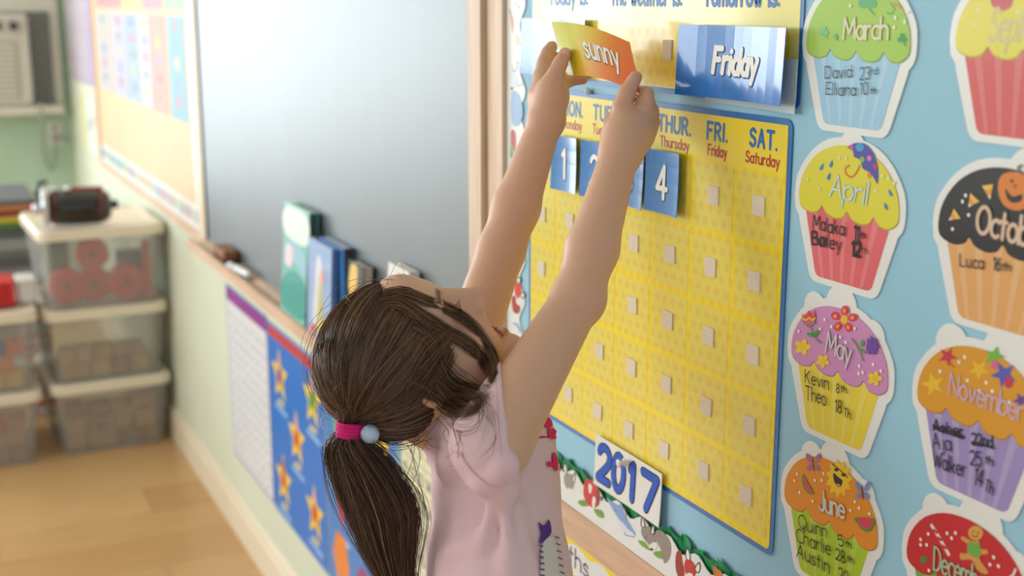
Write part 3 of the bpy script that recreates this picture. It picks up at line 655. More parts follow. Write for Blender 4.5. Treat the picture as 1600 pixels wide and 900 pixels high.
c.Z = Z6; c.hand('Walker', (1050, 190), (1248, 260), .0135, .0015); c.hand('14', (1305, 300), (1352, 325), .0145, .0015); c.hand('Th', (1368, 340), (1420, 372), .0095, .0014)
# December
c = Cup('December', 'red cupcake cutout marked December, with a gingerbread biscuit and candy canes', C2+.003, .985, Z6, (206, 44, 50), (120, 170, 90), [(.030, .046, .016), (.078, .052, .024), (.118, .030, .016)])
c.art('candy_cane_print', [('s', [(1030, 555), (1075, 625), (1140, 740)], (240, 236, 230), .0034), ('s', [(1050, 590), (1066, 606)], (210, 50, 60), .0026), ('s', [(1078, 640), (1094, 652)], (210, 50, 60), .0026), ('s', [(1106, 690), (1122, 702)], (210, 50, 60), .0026)])
c.art('holly_print', [('p', E4(985, 775, 22, 20), (40, 150, 70))]); c.art('candy_cane_print', [('s', [(1560, 835), (1545, 870), (1520, 890)], (240, 236, 230), .002)])
c.art('candy_cane_print', [('s', [(1000, 525), (1016, 550), (1018, 580)], (206, 60, 70), .0016), ('s', [(1038, 535), (1018, 560)], (206, 60, 70), .0016), ('s', [(990, 560), (1015, 572)], (206, 60, 70), .0016)])
c.art('gingerbread_print', [('c', [(1300, 660), (1270, 650), (1228, 628), (1222, 650), (1262, 680), (1258, 735), (1215, 735), (1222, 775), (1285, 775), (1320, 835), (1370, 866), (1388, 848), (1340, 780), (1345, 745), (1388, 738), (1380, 712), (1345, 705), (1330, 655)], (222, 160, 80)), ('p', E4(1312, 608, 48, 46), (226, 166, 84)), ('c', [(1268, 658), (1300, 668), (1335, 672), (1345, 740), (1320, 762), (1262, 730)], (120, 176, 80)), ('p', E4(1300, 598, 5, 6), (90, 50, 30)), ('p', E4(1328, 606, 5, 6), (90, 50, 30)), ('s', [(1288, 616), (1306, 632), (1328, 626)], (150, 60, 40), .0009)])
c.dots([(968, 648), (1134, 610), (1162, 640), (1186, 608), (1016, 614), (968, 682), (1006, 682), (1425, 760), (1402, 805), (1202, 812), (1020, 842), (1455, 815)])
c.text('month_lettering', 'December', (1050, 835), (1400, 1000), .020, .0018, pc(176, 206, 170), gap=1.0, under=pc(150, 60, 60))

# ================================================================== scalloped animal border, crepe ruffle
m_bord = M('border_white', (236, 240, 240), .4, .4, var=.02, vscale=20); m_line = M('border_line', (70, 70, 72), .5)
def waves(a, b, n, base, amp, per):
    return [(a+(b-a)*i/n, base+amp*math.cos(2*math.pi*(a+(b-a)*i/n)/per)) for i in range(n+1)]
def Wl(T, Z):
    mi = T.matrix_world.inverted()
    def f(a): p = mi @ Vector(PX(*Z(a), T.matrix_world.translation.x-.001)); return (p.x, p.y)
    return f
def drawing(T, name, Z, items, z0=.0014, label=None):
    f = Wl(T, Z); mb = MB(); mats = []
    for k, it in enumerate(items):
        c = pc(*it[2])
        if c not in mats: mats.append(c)
        mi = mats.index(c); z = z0+.00004*k; P = [f(p) for p in it[1]]
        if it[0] == 'c': mb.poly(cat(P, 4, True), z, None, mi)
        elif it[0] == 'p': mb.poly(P, z, None, mi)
        else: mb.stroke(cat(P, 4) if len(P) > 2 else P, it[3], z, mi)
    return mb.build(name, mats, T)
T = wthing('scalloped_border', 'white scalloped animal border strip along the board bottom', 'border trim', 1.1, .8035, BF+.0065)
top = waves(-.50, .80, 160, .0455, .006, .057)
MB().poly([(-.50, 0), (.80, 0)]+top[::-1], 0, .0012).build('strip', m_bord, T)
Zb = zc(870, 700, 4.5); BK = (40, 38, 40)
drawing(T, 'grey_fox_print', Zb, [('c', [(60, 180), (115, 190), (128, 240), (110, 290), (70, 280), (52, 230)], (158, 150, 146)), ('c', [(45, 150), (58, 95), (76, 140), (75, 180)], BK), ('c', [(52, 150), (60, 112), (70, 145), (70, 175)], (236, 232, 226)), ('c', [(108, 210), (130, 170), (135, 200), (122, 245)], BK), ('c', [(114, 215), (128, 185), (130, 205), (120, 238)], (236, 232, 226)), ('c', [(85, 280), (110, 290), (120, 310), (95, 310)], (240, 238, 234)), ('p', E4(22, 145, 9, 20), (60, 40, 50))])
drawing(T, 'red_bird_print', Zb, [('c', [(150, 375), (200, 365), (235, 400), (180, 410)], (110, 160, 60)), ('c', [(262, 430), (320, 440), (335, 490), (290, 480)], (110, 160, 60)), ('c', [(205, 220), (250, 230), (298, 300), (305, 370), (280, 415), (235, 410), (195, 350), (190, 280)], (206, 44, 50)), ('c', [(228, 250), (250, 270), (240, 320), (226, 300)], (244, 236, 230)), ('c', [(258, 340), (276, 360), (265, 420), (250, 400)], (244, 236, 230)), ('p', E4(292, 345, 12, 60), (150, 40, 40)), ('p', E4(318, 355, 7, 18), BK)])
drawing(T, 'blue_bird_print', Zb, [('c', [(350, 350), (430, 400), (455, 385), (475, 450), (520, 540), (560, 610), (520, 595), (480, 540), (420, 480), (385, 410)], (132, 170, 222)), ('c', [(370, 390), (420, 470), (480, 550), (545, 605), (480, 590), (440, 540), (400, 460)], (226, 234, 244)), ('s', [(345, 340), (352, 352)], BK, .0012), ('s', [(470, 370), (485, 420), (490, 500)], BK, .0010), ('p', E4(416, 438, 4, 6), BK), ('s', [(480, 590), (485, 610), (550, 625)], (110, 160, 200), .0012)])
drawing(T, 'grey_wolf_print', Zb, [('c', [(575, 650), (620, 660), (660, 720), (600, 690)], (120, 170, 60)), ('c', [(680, 735), (740, 725), (765, 780), (710, 770)], (120, 170, 60)), ('c', [(700, 580), (750, 590), (800, 660), (800, 760), (760, 810), (735, 720), (700, 640)], (150, 140, 134)), ('c', [(600, 560), (650, 550), (690, 600), (700, 660), (680, 700), (640, 670), (600, 610)], (146, 138, 134)), ('c', [(592, 545), (602, 468), (625, 530), (622, 558)], BK), ('c', [(600, 545), (606, 490), (618, 532), (616, 552)], (236, 230, 222)), ('c', [(660, 590), (678, 535), (690, 560), (685, 610)], BK), ('c', [(668, 592), (680, 550), (686, 568), (682, 602)], (236, 230, 222)), ('c', [(650, 690), (690, 660), (712, 690), (680, 720)], (240, 236, 230)), ('p', E4(670, 712, 12, 10), BK), ('p', E4(628, 628, 5, 6), BK)])
drawing(T, 'red_fox_print', Zb, [('c', [(845, 730), (875, 725), (885, 790), (900, 880), (880, 930), (845, 880), (835, 800)], (160, 46, 46)), ('c', [(905, 790), (950, 790), (985, 850), (970, 900), (920, 900), (900, 850)], (204, 48, 50)), ('c', [(905, 770), (918, 690), (942, 750), (938, 790)], BK), ('c', [(912, 768), (920, 710), (936, 752), (934, 785)], (244, 238, 232)), ('c', [(970, 850), (1000, 800), (1015, 830), (1000, 880)], BK), ('c', [(978, 850), (1000, 812), (1008, 835), (998, 872)], (244, 238, 232)), ('p', E4(935, 895, 25, 18), (240, 236, 230))])
drawing(T, 'orange_bird_print', Zb, [('c', [(1095, 820), (1130, 850), (1160, 870), (1170, 920), (1120, 920), (1105, 880)], (226, 130, 50)), ('s', [(1098, 820), (1108, 850), (1118, 880)], BK, .001)])
T2 = wthing('scalloped_border', 'white scalloped animal border strip beside the oak frame', 'border trim', 1.60, .852, BF)
side = [(.048+.0085*math.cos(2*math.pi*(v+.8520-1.387)/.057), v) for v in [i*.004 for i in range(260)]]
MB().poly([(.0, 0)]+side+[(.0, side[-1][1])], 0, .0012).build('strip', m_bord, T2)
Zl, Zm, Zn = zc(780, 0, 6.925), zc(700, 0, 3.75), zc(780, 400, 5)
drawing(T2, 'orange_beak_print', Zl, [('c', [(122, 140), (150, 190), (158, 280), (150, 360), (135, 290)], (232, 150, 80)), ('c', [(175, 380), (215, 400), (215, 450), (185, 500)], (246, 212, 180)), ('s', [(240, 322), (265, 310), (272, 300)], BK, .0012), ('s', [(225, 470), (255, 478), (285, 460)], BK, .0011), ('s', [(180, 30), (215, 85), (235, 50)], (110, 110, 110), .0008), ('s', [(118, 100), (125, 140)], BK, .0015)])
drawing(T2, 'blue_bird_print', Zm, [('c', [(380, 530), (420, 560), (440, 640), (430, 710), (405, 740), (375, 715), (370, 600)], (140, 180, 224)), ('c', [(372, 400), (400, 440), (410, 500), (380, 510)], (214, 226, 240)), ('s', [(375, 380), (390, 420), (415, 370), (400, 365)], (110, 110, 110), .0009), ('s', [(412, 505), (440, 490), (435, 460)], (150, 140, 90), .0009), ('p', E4(376, 518, 7, 9), BK)])
drawing(T2, 'red_fox_print', Zm, [('c', [(370, 770), (392, 768), (400, 810), (395, 880), (372, 870)], (196, 50, 54)), ('c', [(368, 850), (385, 870), (382, 920), (366, 920)], (120, 170, 60))])
drawing(T2, 'small_red_fox_print', Zn, [('c', [(128, 195), (170, 230), (172, 290), (150, 330), (125, 300), (120, 250)], (224, 52, 50)), ('c', [(100, 320), (130, 320), (165, 400), (150, 450), (110, 430)], (176, 40, 46)), ('c', [(135, 200), (145, 165), (170, 170), (165, 215)], BK), ('c', [(142, 200), (150, 172), (164, 178), (160, 208)], (244, 240, 236)), ('c', [(168, 310), (185, 275), (205, 305), (185, 335)], BK), ('c', [(174, 308), (186, 284), (198, 306), (185, 326)], (244, 240, 236)), ('c', [(135, 330), (160, 345), (160, 385), (140, 370)], (244, 240, 236))])
drawing(T2, 'blue_wing_print', Zn, [('c', [(105, 525), (140, 525), (170, 565), (180, 610), (160, 590), (135, 548)], (140, 184, 230))])
m_crepe = M('green_crepe', (34, 150, 92), .5, .4, var=.15, vscale=60)
v = []; f = []; N = 420
for i in range(N+1):
    y = 1.585-(1.585-.30)*i/N; ph = i*.62; a = math.sin(ph)+.5*math.sin(2.3*ph+1)
    v += [(-BF-.0015, y, .830), (-BF-.0025-.0012*a, y+.003*math.cos(ph), .846), (-BF-.0036-.0022*math.sin(ph+.8), y+.005*math.cos(1.3*ph), .860+.0035*math.sin(.9*ph)+.002*math.sin(.37*ph))]
for i in range(N):
    for k in (0, 1): f.append((3*i+k, 3*i+3+k, 3*i+4+k, 3*i+1+k))
tag(mesh('crepe_ruffle', v, f, m_crepe, None, False), 'green ruffled crepe paper strip behind the bottom animal border', 'paper ruffle')
# ================================================================== posters under the chalkboard
m_pwhite = M('poster_white', (232, 234, 240), .4, .4, coat=.2); m_lam = M('poster_edge', (96, 120, 196), .4)
def poster(name, label, y0, y1, z0, z1, edge, field, mfield=.006, off=.0012, cat_='poster'):
    T = wthing(name, label, cat_, (y0+y1)/2, z0, off); h = abs(y0-y1)/2
    MB().poly(rrect(-h, h, 0, z1-z0, .004), 0, .0008).build('sheet', edge, T)
    MB().poly(rrect(-h+mfield, h-mfield, mfield, z1-z0-mfield, .003), .0008, .0010).build('field', field, T); return T
T = poster('text_poster', 'white poster of tiny print with purple heading below the chalk tray', 3.385, 2.965, .226, .705, m_lam, m_pwhite)
MB().poly([(-.204, .438), (.204, .438), (.204, .473), (-.204, .473)], .0010, .0012).build('heading_band', pc(150, 48, 150), T)
mb = MB(); rr = random.Random(3)
for i in range(13):
    for j in range(7):
        x = -.185+.056*j; y = .025+.031*i; mb.stroke([(x+rr.uniform(0, .006), y), (x+rr.uniform(.02, .042), y)], .0055, .0012, 0)
        mb.stroke([(x+rr.uniform(0, .006), y+.010), (x+rr.uniform(.015, .04), y+.010)], .003, .0012, 0)
o = mb.build('fine_print', M('fine_print', (176, 182, 196), .5), T); o['kind'] = 'stuff'
T = poster('star_poster', 'blue poster of yellow star figures with red heading', 2.957, 2.520, .222, .700, pc(120, 160, 220), pc(20, 118, 214), .004)
MB().poly([(-.21, .445), (.21, .445), (.21, .471), (-.21, .471)], .0010, .0012).build('heading_band', pc(206, 60, 60), T)
for k, (y, z, sk, cl) in enumerate(((2.862, .585, (226, 170, 140), (146, 60, 150)), (2.600, .600, (226, 170, 140), (40, 150, 70)), (2.735, .470, (236, 180, 160), (220, 70, 50)), (2.862, .325, (190, 120, 70), (214, 80, 60)), (2.610, .335, (236, 180, 150), (220, 60, 50)))):
    u, v = 2.7385-y, z-.222; zz = .0012
    MB().poly(star(u, v, .070, .030, 5), zz, zz+.0002).build('star_figure', pc(250, 214, 40), T)
    MB().poly(cat([(u-.018, v-.030), (u-.020, v+.012), (u, v+.022), (u+.020, v+.012), (u+.018, v-.030), (u, v-.012)], 3, True), zz+.0003).build('star_shirt', pc(*cl), T)
    MB().poly(ell(u, v+.034, .015, .019), zz+.0004).build('star_face', pc(*sk), T)
    MB().stroke([(u-.045, v-.082), (u+.045, v-.086)], .012, zz, 0).build('caption_strip', pc(150, 196, 240), T)
    MB().stroke([(u-.02, v-.066), (u+.02, v-.067)], .010, zz, 0).build('caption_word', pc(246, 220, 90), T)
T = poster('shapes_poster', 'blue poster of coloured shapes behind the ponytail', 2.512, 2.075, .222, .700, pc(150, 190, 226), pc(54, 132, 208), .004)
def shp(n, P, c): MB().poly(P, .0012, .0015).build(n, pc(*c), T)
SU = lambda y, z: (2.2935-y, z-.222)
shp('green_oval', ell(*SU(2.400, .610), .048, .060), (126, 204, 46)); shp('red_diamond', [SU(2.462, .470), SU(2.412, .555), SU(2.365, .455), SU(2.412, .375)], (226, 60, 86)); shp('red_triangle', [SU(2.36, .40), SU(2.26, .41), SU(2.300, .545)], (226, 62, 48))
shp('orange_hexagon', [(SU(2.425, .300)[0]+.055*math.cos(math.radians(a)), SU(2.425, .300)[1]+.066*math.sin(math.radians(a))) for a in range(0, 360, 60)], (240, 136, 44)); shp('plum_octagon', [(SU(2.28, .29)[0]+.05*math.cos(math.radians(a+22)), SU(2.28, .29)[1]+.055*math.sin(math.radians(a+22))) for a in range(0, 360, 45)], (150, 60, 130)); shp('yellow_square', [SU(2.22, .66), SU(2.12, .66), SU(2.12, .56), SU(2.22, .56)], (244, 210, 60)); shp('teal_heart', ell(*SU(2.16, .42), .04, .05), (60, 180, 180))
for y, z in ((2.425, .525), (2.40, .352), (2.30, .385), (2.41, .235), (2.17, .52)):
    u, v = SU(y, z); MB().stroke([(u-.03, v), (u+.03, v-.002)], .011, .0013).build('caption_strip', pc(186, 214, 244), T)
T = poster('number_chart', 'pale yellow number grid chart with blue rim behind the pink shirt', 2.065, 1.665, .20, .735, pc(80, 160, 210), M('chart_cream', (240, 236, 190), .4, coat=.2), .014)
mb = MB(); h = .186
for i in range(11):
    mb.stroke([(-h+h*.2*i, .02), (-h+h*.2*i, .515)], .003, .0012); mb.stroke([(-h, .02+.0495*i), (h, .02+.0495*i)], .003, .0012)
o = mb.build('grid_lines', pc(170, 196, 200), T); o['kind'] = 'stuff'
mb = MB()
for i in range(10):
    for j in range(10): n = str((9-i)*10+j+1); w = layout(n)[1]*.0026; put(mb, n, -h+h*.2*j+.0186-w/2, .02+.0495*i+.014, .021, .003, .0013)
o = mb.build('grid_numbers', pc(80, 90, 130), T); o['kind'] = 'stuff'
# ---- months banner under the blue board
T = wthing('months_banner', 'white banner with yellow top edge reading Months of the Year below the oak rail', 'banner', 1.285, .697, .0015)
MB().poly([(-.26, 0), (.26, 0), (.26, .058), (-.26, .058)], 0, .0008).build('sheet', pc(246, 226, 60), T)
MB().poly(cat([(-.25+.5*i/26, .045+.004*math.sin(i*1.9)) for i in range(27)], 2)+[(.25, .006), (-.25, .006)], .0008, .0010).build('text_cloud', m_pwhite, T)
put(MB(), 'Months', 1.285-1.492, .0165, .0265, .0028, .0013, width=.132, gap=1.6).build('word', m_ink, T)
put(MB(), 'of', 1.285-1.330, .0165, .0265, .0028, .0013, width=.032, gap=1.6).build('word', m_ink, T)
put(MB(), 'the', 1.285-1.272, .0165, .0265, .0028, .0013, width=.050, gap=1.6).build('word', m_ink, T)
put(MB(), 'Year', 1.285-1.190, .0165, .0265, .0028, .0013, width=.085, gap=1.6).build('word', m_ink, T)
T = wthing('month_card', 'purple speckled card with white label below the months banner', 'card', 1.37, .62, .0015)
MB().poly(rrect(-.11, .11, 0, .072, .003), 0, .0008).build('sheet', M('purple_speckle', (136, 112, 190), .5, var=.25, vscale=300), T)
MB().poly(cat([(-.075, .018), (-.06, .046), (-.02, .052), (.03, .050), (.07, .046), (.08, .018), (.02, .010), (-.04, .010)], 3, True), .0008, .0010).build('label_cloud', m_pwhite, T)
# ================================================================== tan board and papers beyond the chalkboard
m_tan = M('tan_backing_paper', (226, 198, 160), .5, .3, var=.03, vscale=5)
T = thing('tan_bulletin_board', 'tan bulletin board with pale wooden frame near the room corner', 'bulletin board', (0, 4.55, .775))
wpart('backing_paper', 3.63, 5.53, .80, 1.95, .001, .004, m_tan, T)
m_pale = M('pale_frame', (222, 190, 166), .5, .35, var=.1, vscale=6)
wpart('frame_stile', 3.555, 3.630, .775, 1.98, .001, .012, M('pale_stile', (222, 208, 182), .5), T); wpart('frame_stile', 5.53, 5.58, .775, 1.98, .001, .012, m_pale, T)
wpart('frame_rail', 3.63, 5.53, .775, .800, .001, .012, m_pale, T); wpart('frame_rail', 3.63, 5.53, 1.95, 1.98, .001, .012, m_pale, T)
T = wthing('patterned_border', 'white border strip with small coloured pictures on the tan board', 'border trim', 4.58, .801, .0045)
MB().poly([(-.945, 0), (.945, 0), (.945, .070), (-.945, .070)], 0, .0008).build('strip', m_bord, T)
rr = random.Random(5); cols = ((90, 110, 190), (70, 150, 90), (214, 80, 70), (230, 190, 80), (90, 160, 200))
for i in range(42):
    u = -.925+.045*i; MB().poly(cat([(u+rr.uniform(-.004, .004), .012), (u+.013, .020+rr.uniform(0, .01)), (u+.010, .052), (u-.006, .058), (u-.013, .03)], 2, True), .001, .0012).build('border_picture', pc(*cols[rr.randrange(5)]), T)
MB().box(.885, .945, .07, 1.1, 0, .0008).build('strip', m_bord, T)
strips = [(5.44, 5.10, 'pale cream', (206, 202, 206)), (5.05, 4.76, 'pale lilac', (196, 198, 222)), (4.74, 4.50, 'light blue grey', (168, 192, 212)), (4.48, 4.28, 'white', (208, 206, 222)), (4.27, 4.02, 'salmon pink', (222, 160, 146)), (3.98, 3.74, 'sky blue', (112, 172, 196))]
for k, (a, b, n, c_) in enumerate(strips):
    T = wthing('picture_strip', '%s paper strip of small pictures on the tan board' % n, 'paper', (a+b)/2, 1.102, .0045, group='paper strips on the tan board'); h = (a-b)/2
    zf = lambda x, y: .002+.01*abs(y-.15)
    MB().poly([(-h, 0), (h, 0), (h, .300), (-h, .300)], 0, .0008).build('strip', pc(*c_), T)
    for i in range(5):
        MB().poly(cat([(rr.uniform(-.03, -.01), .035+.055*i), (rr.uniform(.02, .05), .042+.055*i), (rr.uniform(.0, .03), .072+.055*i), (-.02, .066+.055*i)], 2, True), .001, .0012).build('small_picture', pc(*((120, 160, 150), (200, 120, 130), (130, 150, 200), (220, 200, 120))[(i+k) % 4]), T)
for a, b, c_, n in ((5.40, 4.80, (222, 150, 164), 'pink'), (4.75, 4.40, (214, 206, 136), 'lemon yellow'), (4.36, 4.05, (222, 142, 166), 'rose'), (4.02, 3.70, (150, 190, 152), 'mint green')):
    T = wthing('paper_square', '%s paper square at the top of the tan board' % n, 'paper', (a+b)/2, 1.420, .0045, group='paper squares on the tan board'); h = (a-b)/2
    MB().poly([(-h, 0), (h, 0), (h, .28), (-h, .28)], 0, .0008).build('sheet', pc(*c_), T); MB().poly(ell(0, .15, h*.5, .07), .0008, .0010).build('picture', pc(236, 236, 236), T)
T = poster('wall_calendar', 'pale lilac wall calendar with violet side hanging in the corner', 6.42, 5.60, 1.09, 1.72, pc(196, 184, 206), pc(204, 194, 210), .02)
MB().poly([(.30, .0), (.40, .0), (.40, .63), (.30, .63)], .0010, .0012).build('violet_strip', pc(150, 146, 236), T)
for i in range(4): MB().stroke([(-.36, .10+.13*i), (.27, .10+.13*i)], .010, .0012).build('ruled_line', pc(206, 180, 200), T)
T = poster('yellow_rim_sheet', 'white sheet with yellow side rim pinned next to the tan board', 6.08, 5.60, .79, 1.04, pc(228, 236, 228), pc(232, 238, 232), .01)
MB().poly([(-.235, .0), (-.17, .0), (-.17, .25), (-.235, .25)], .0010, .0012).build('yellow_strip', pc(244, 226, 110), T)
for i in range(3): MB().poly(ell(-.06+.1*i, .12+.02*i, .025, .03), .001, .0012).build('small_picture', pc(*((150, 190, 150), (150, 180, 210), (220, 190, 140))[i]), T)
# ================================================================== things on the chalk tray
def book(name, label, y0, y1, z0, h, th, xb, lean, cov, spine, art, cat_='book'):
    """book standing on the tray, cover to the room, leaning back on the board; y0 > y1"""
    T = thing(name, label, cat_, (-xb, (y0+y1)/2, z0), 'picture books on the chalk tray', WROT @ Matrix.Rotation(-lean, 3, 'X')); w = (y0-y1)/2
    MB().box(-w, w, 0, h, th-.002, th).build('front_cover', cov, T); MB().box(-w, w, 0, h, 0, .002).build('back_cover', cov, T)
    MB().box(-w+.002, w-.004, .003, h-.003, .002, th-.002).build('page_block', M('book_pages', (236, 226, 206), .8, var=.06, vscale=80, stretch=(1, 1, 12)), T)
    MB().box(w-.002, w, 0, h, .002, th-.002).build('spine', spine, T)
    for k, (P, c_) in enumerate(art): MB().poly(cat([(p[0]*w, p[1]*h) for p in P], 4, True), th+.0002+.0002*k, None).build('cover_picture', pc(*c_), T)
    return T
bk = lambda *c: M('bookcloth_%02x%02x%02x' % c, c, .35, .4, coat=.25)
book('picture_book', 'tall teal and mint picture book standing on the chalk tray', 2.637, 2.460, .801, .232, .020, .034, .08, bk(120, 200, 190), bk(70, 96, 96), [([(-.9, .05), (.9, .05), (.9, .35), (0, .42), (-.9, .3)], (30, 160, 150)), ([(-.9, .45), (0, .5), (.9, .42), (.8, .62), (-.6, .66)], (150, 200, 220)), ([(-.9, .72), (.9, .7), (.9, .95), (-.9, .95)], (226, 242, 232)), ([(-.7, .45), (-.2, .45), (-.2, .62), (-.7, .62)], (240, 220, 226))])
book('picture_book', 'light blue picture book beside the teal book', 2.437, 2.287, .801, .190, .010, .045, .05, bk(160, 190, 236), bk(60, 110, 180), [([(-.5, .1), (.1, .08), (.3, .4), (.2, .8), (-.2, .85), (-.4, .5)], (226, 228, 236)), ([(-.1, .1), (.3, .12), (.3, .45), (.05, .6)], (206, 196, 110)), ([(.3, .1), (.8, .12), (.7, .3)], (240, 220, 60)), ([(-.8, .04), (-.2, .04), (-.3, .14)], (226, 96, 90)), ([(.0, .62), (.4, .6), (.3, .75)], (244, 190, 170))])
book('hardcover_book', 'dark blue hardcover book with brown spine behind the light blue book', 2.405, 2.255, .801, .196, .020, .014, .01, bk(40, 110, 180), bk(76, 60, 66), [([(-.9, .1), (.8, .1), (.8, .9), (-.9, .9)], (46, 120, 196))])
book('picture_book', 'dark picture book with orange cover art near the hair', 2.222, 2.138, .801, .182, .018, .030, .08, bk(46, 40, 44), bk(206, 200, 186), [([(-.8, .7), (0, .65), (.2, .95), (-.7, .95)], (236, 200, 90)), ([(-.3, .45), (.5, .5), (.4, .75), (-.1, .72)], (170, 70, 40)), ([(-.7, .35), (.3, .38), (.2, .55), (-.6, .55)], (150, 150, 170)), ([(-.6, .06), (.6, .06), (.4, .3), (-.3, .28)], (236, 206, 110))])
book('white_book', 'white book partly hidden behind the top of the head', 2.012, 1.915, .801, .216, .018, .032, .08, bk(236, 236, 232), bk(226, 226, 224), [([(-.7, .3), (.7, .3), (.7, .6), (-.7, .6)], (200, 214, 220))])
T = thing('chalk_eraser', 'brown felt chalk eraser on the chalk tray', 'eraser', (-.034, 3.22, .799))
MB().rbox(-.020, .020, -.06, .06, .012, .034, .006).build('wooden_back', M('eraser_wood', (150, 96, 66), .6, var=.1), T); MB().rbox(-.020, .020, -.06, .06, 0, .013, .004).build('felt_pad', M('eraser_felt', (70, 60, 58), .95, .1), T)
T = thing('marker_pen', 'white marker pen lying on the chalk tray beside the eraser', 'marker', (-.040, 3.055, .806), None, Matrix.Rotation(.10, 3, 'Z'))
MB().lathe([(.007, -.075), (.0085, -.072), (.0085, .03)], (0, 0, 0), 'y', 16).build('barrel', M('marker_white', (238, 240, 240), .3), T, True); MB().lathe([(.0092, .03), (.0092, .07), (.006, .076)], (0, 0, 0), 'y', 16).build('cap', M('marker_cap', (224, 232, 236), .3), T, True)
# ================================================================== storage bins
m_bin = frosted('frosted_plastic', (214, 212, 210), .77); m_lid = M('lid_plastic', (238, 228, 208), .35, .5, var=.02)
def bin_(label, x0, x1, yf, dep, z0, h, rot, group, dx=0):
    """tapered translucent tub with rim and lid"""
    T = thing('storage_bin', label, 'storage bin', ((x0+x1)/2, yf+dep/2, z0), group, Matrix.Rotation(rot, 3, 'Z')); w = (x1-x0)/2; d = dep/2; mb = MB(); hl = h-.028
    def ring(z, k, e=0): 
        t = .90+.10*z/hl; return [(x, y, z) for x, y in rrect(-w*t+e, w*t-e, -d*t+e, d*t-e, .03, 3)]
    mb.loft([ring(0, 0), ring(hl, 0), ring(hl, 0, .0025), ring(.003, 0, .0025)], True, True); mb.build('tub', m_bin, T)
    rim = MB(); o = [(x, y) for x, y in rrect(-w-.010, w+.010, -d-.010, d+.010, .035, 3)]; i_ = [(x, y) for x, y in rrect(-w+.012, w-.012, -d+.012, d-.012, .03, 3)]
    rim.loft([[(x, y, hl-.006) for x, y in o], [(x, y, hl+.020) for x, y in o], [(x*.985, y*.985, hl+.027) for x, y in o]], True, False)
    rim.loft([[(x*.985, y*.985, hl+.027) for x, y in o], [(x, y, hl+.027) for x, y in i_], [(x, y, hl+.022) for x, y in i_]], False, True); rim.build('lid', m_lid, T, False)
    return T
GS = 'translucent storage bins in two stacks'
RZ = .035
bin_('translucent bin on the floor at the bottom of the corner stack', -.395, -.030, 4.19, .42, .001, .243, RZ, GS)
bin_('translucent bin of wooden blocks, middle of the corner stack', -.398, -.030, 4.18, .42, .245, .245, RZ, GS)
bin_('translucent bin of red toy wheels topping the corner stack', -.402, -.030, 4.15, .42, .491, .262, RZ, GS)
bin_('translucent bin on the floor in the stack at the picture edge', -.860, -.435, 4.16, .42, .001, .243, 0, GS)
bin_('translucent bin of coloured blocks, upper one at the picture edge', -.860, -.430, 4.15, .42, .245, .262, 0, GS)
wood = [M('wood_block_%d' % i, c_, .6, .3, var=.08, vscale=20) for i, c_ in enumerate(((196, 150, 100), (214, 176, 124), (170, 120, 80), (206, 164, 120)))]
def block(label, x, y, z, sx, sy, sz, mat, rot=0, group='toy blocks in the bins', arch=False):
    if arch:
        P = [(-sx/2, 0)]+[(-sx/2, sz)]+[(sx/2, sz), (sx/2, 0)]+ell(0, 0, sx*.28, sz*.6, 0, 8, 0, 180)
        mb = MB(); mb.poly(P, -sy/2, sy/2); mb.v = [(p[0], p[2], p[1]) for p in mb.v]; mb.f = [q[::-1] for q in mb.f]
    else: mb = MB().rbox(-sx/2, sx/2, -sy/2, sy/2, 0, sz, min(sx, sy)*.1, 2)
    o = mb.build('toy_block', mat); o.matrix_world = Matrix.Translation((x, y, z)) @ Matrix.Rotation(rot, 4, 'Z'); return tag(o, label, 'toy block', group)
rr = random.Random(11)
ORD = ['first', 'second', 'third', 'fourth', 'fifth', 'sixth', 'seventh', 'eighth', 'ninth', 'tenth', 'eleventh', 'twelfth', 'thirteenth', 'fourteenth', 'fifteenth', 'sixteenth', 'seventeenth', 'eighteenth', 'nineteenth', 'twentieth']
ORD += ['twenty-'+o for o in ORD[:9]]+['thirtieth']+['thirty-'+o for o in ORD[:9]]
ROW = {2: ('lower', 'upper'), 3: ('lowest', 'middle', 'top')}
def fill(label, x0, x1, yf, z0, n, mats, levels=3, group='wooden blocks in the bins'):
    lev_h = .052
    for lv in range(levels):
        x = x0; kx = 0
        while x < x1-.03:
            kx += 1
            w = rr.uniform(.045, .10); w = min(w, x1-x); block('%s block from left, %s row of %s' % (ORD[kx-1], ROW[levels][lv], label), x+w/2, yf+rr.uniform(.0, .008)+.03, z0+lv*(lev_h+.001), w-.006, .05, lev_h*rr.uniform(.8, 1.0) if lv == levels-1 else lev_h, mats[rr.randrange(len(mats))], 0, group, arch=rr.random() < .25 and w > .07); x += w
fill('the bottom bin in the corner', -.355, -.06, 4.235, .0052, 6, wood, 3, 'wooden blocks in the bottom corner bin')
fill('the middle bin in the corner', -.360, -.06, 4.225, .2492, 6, wood, 2, 'wooden blocks in the middle corner bin')
brights = [M('toy_red', (214, 50, 50), .35), M('toy_yellow', (240, 190, 40), .35), M('toy_green', (60, 150, 70), .35), M('toy_blue', (50, 90, 180), .35), M('toy_orange', (236, 120, 40), .35)]
fill('the upper bin at the picture edge', -.82, -.47, 4.20, .2492, 6, brights, 3, 'plastic blocks in the edge bin')
fill('the floor bin at the picture edge', -.82, -.47, 4.205, .0052, 6, wood+[brights[0]], 3, 'blocks in the floor bin at the edge')
m_redw = M('wheel_red', (224, 48, 56), .35, .4)
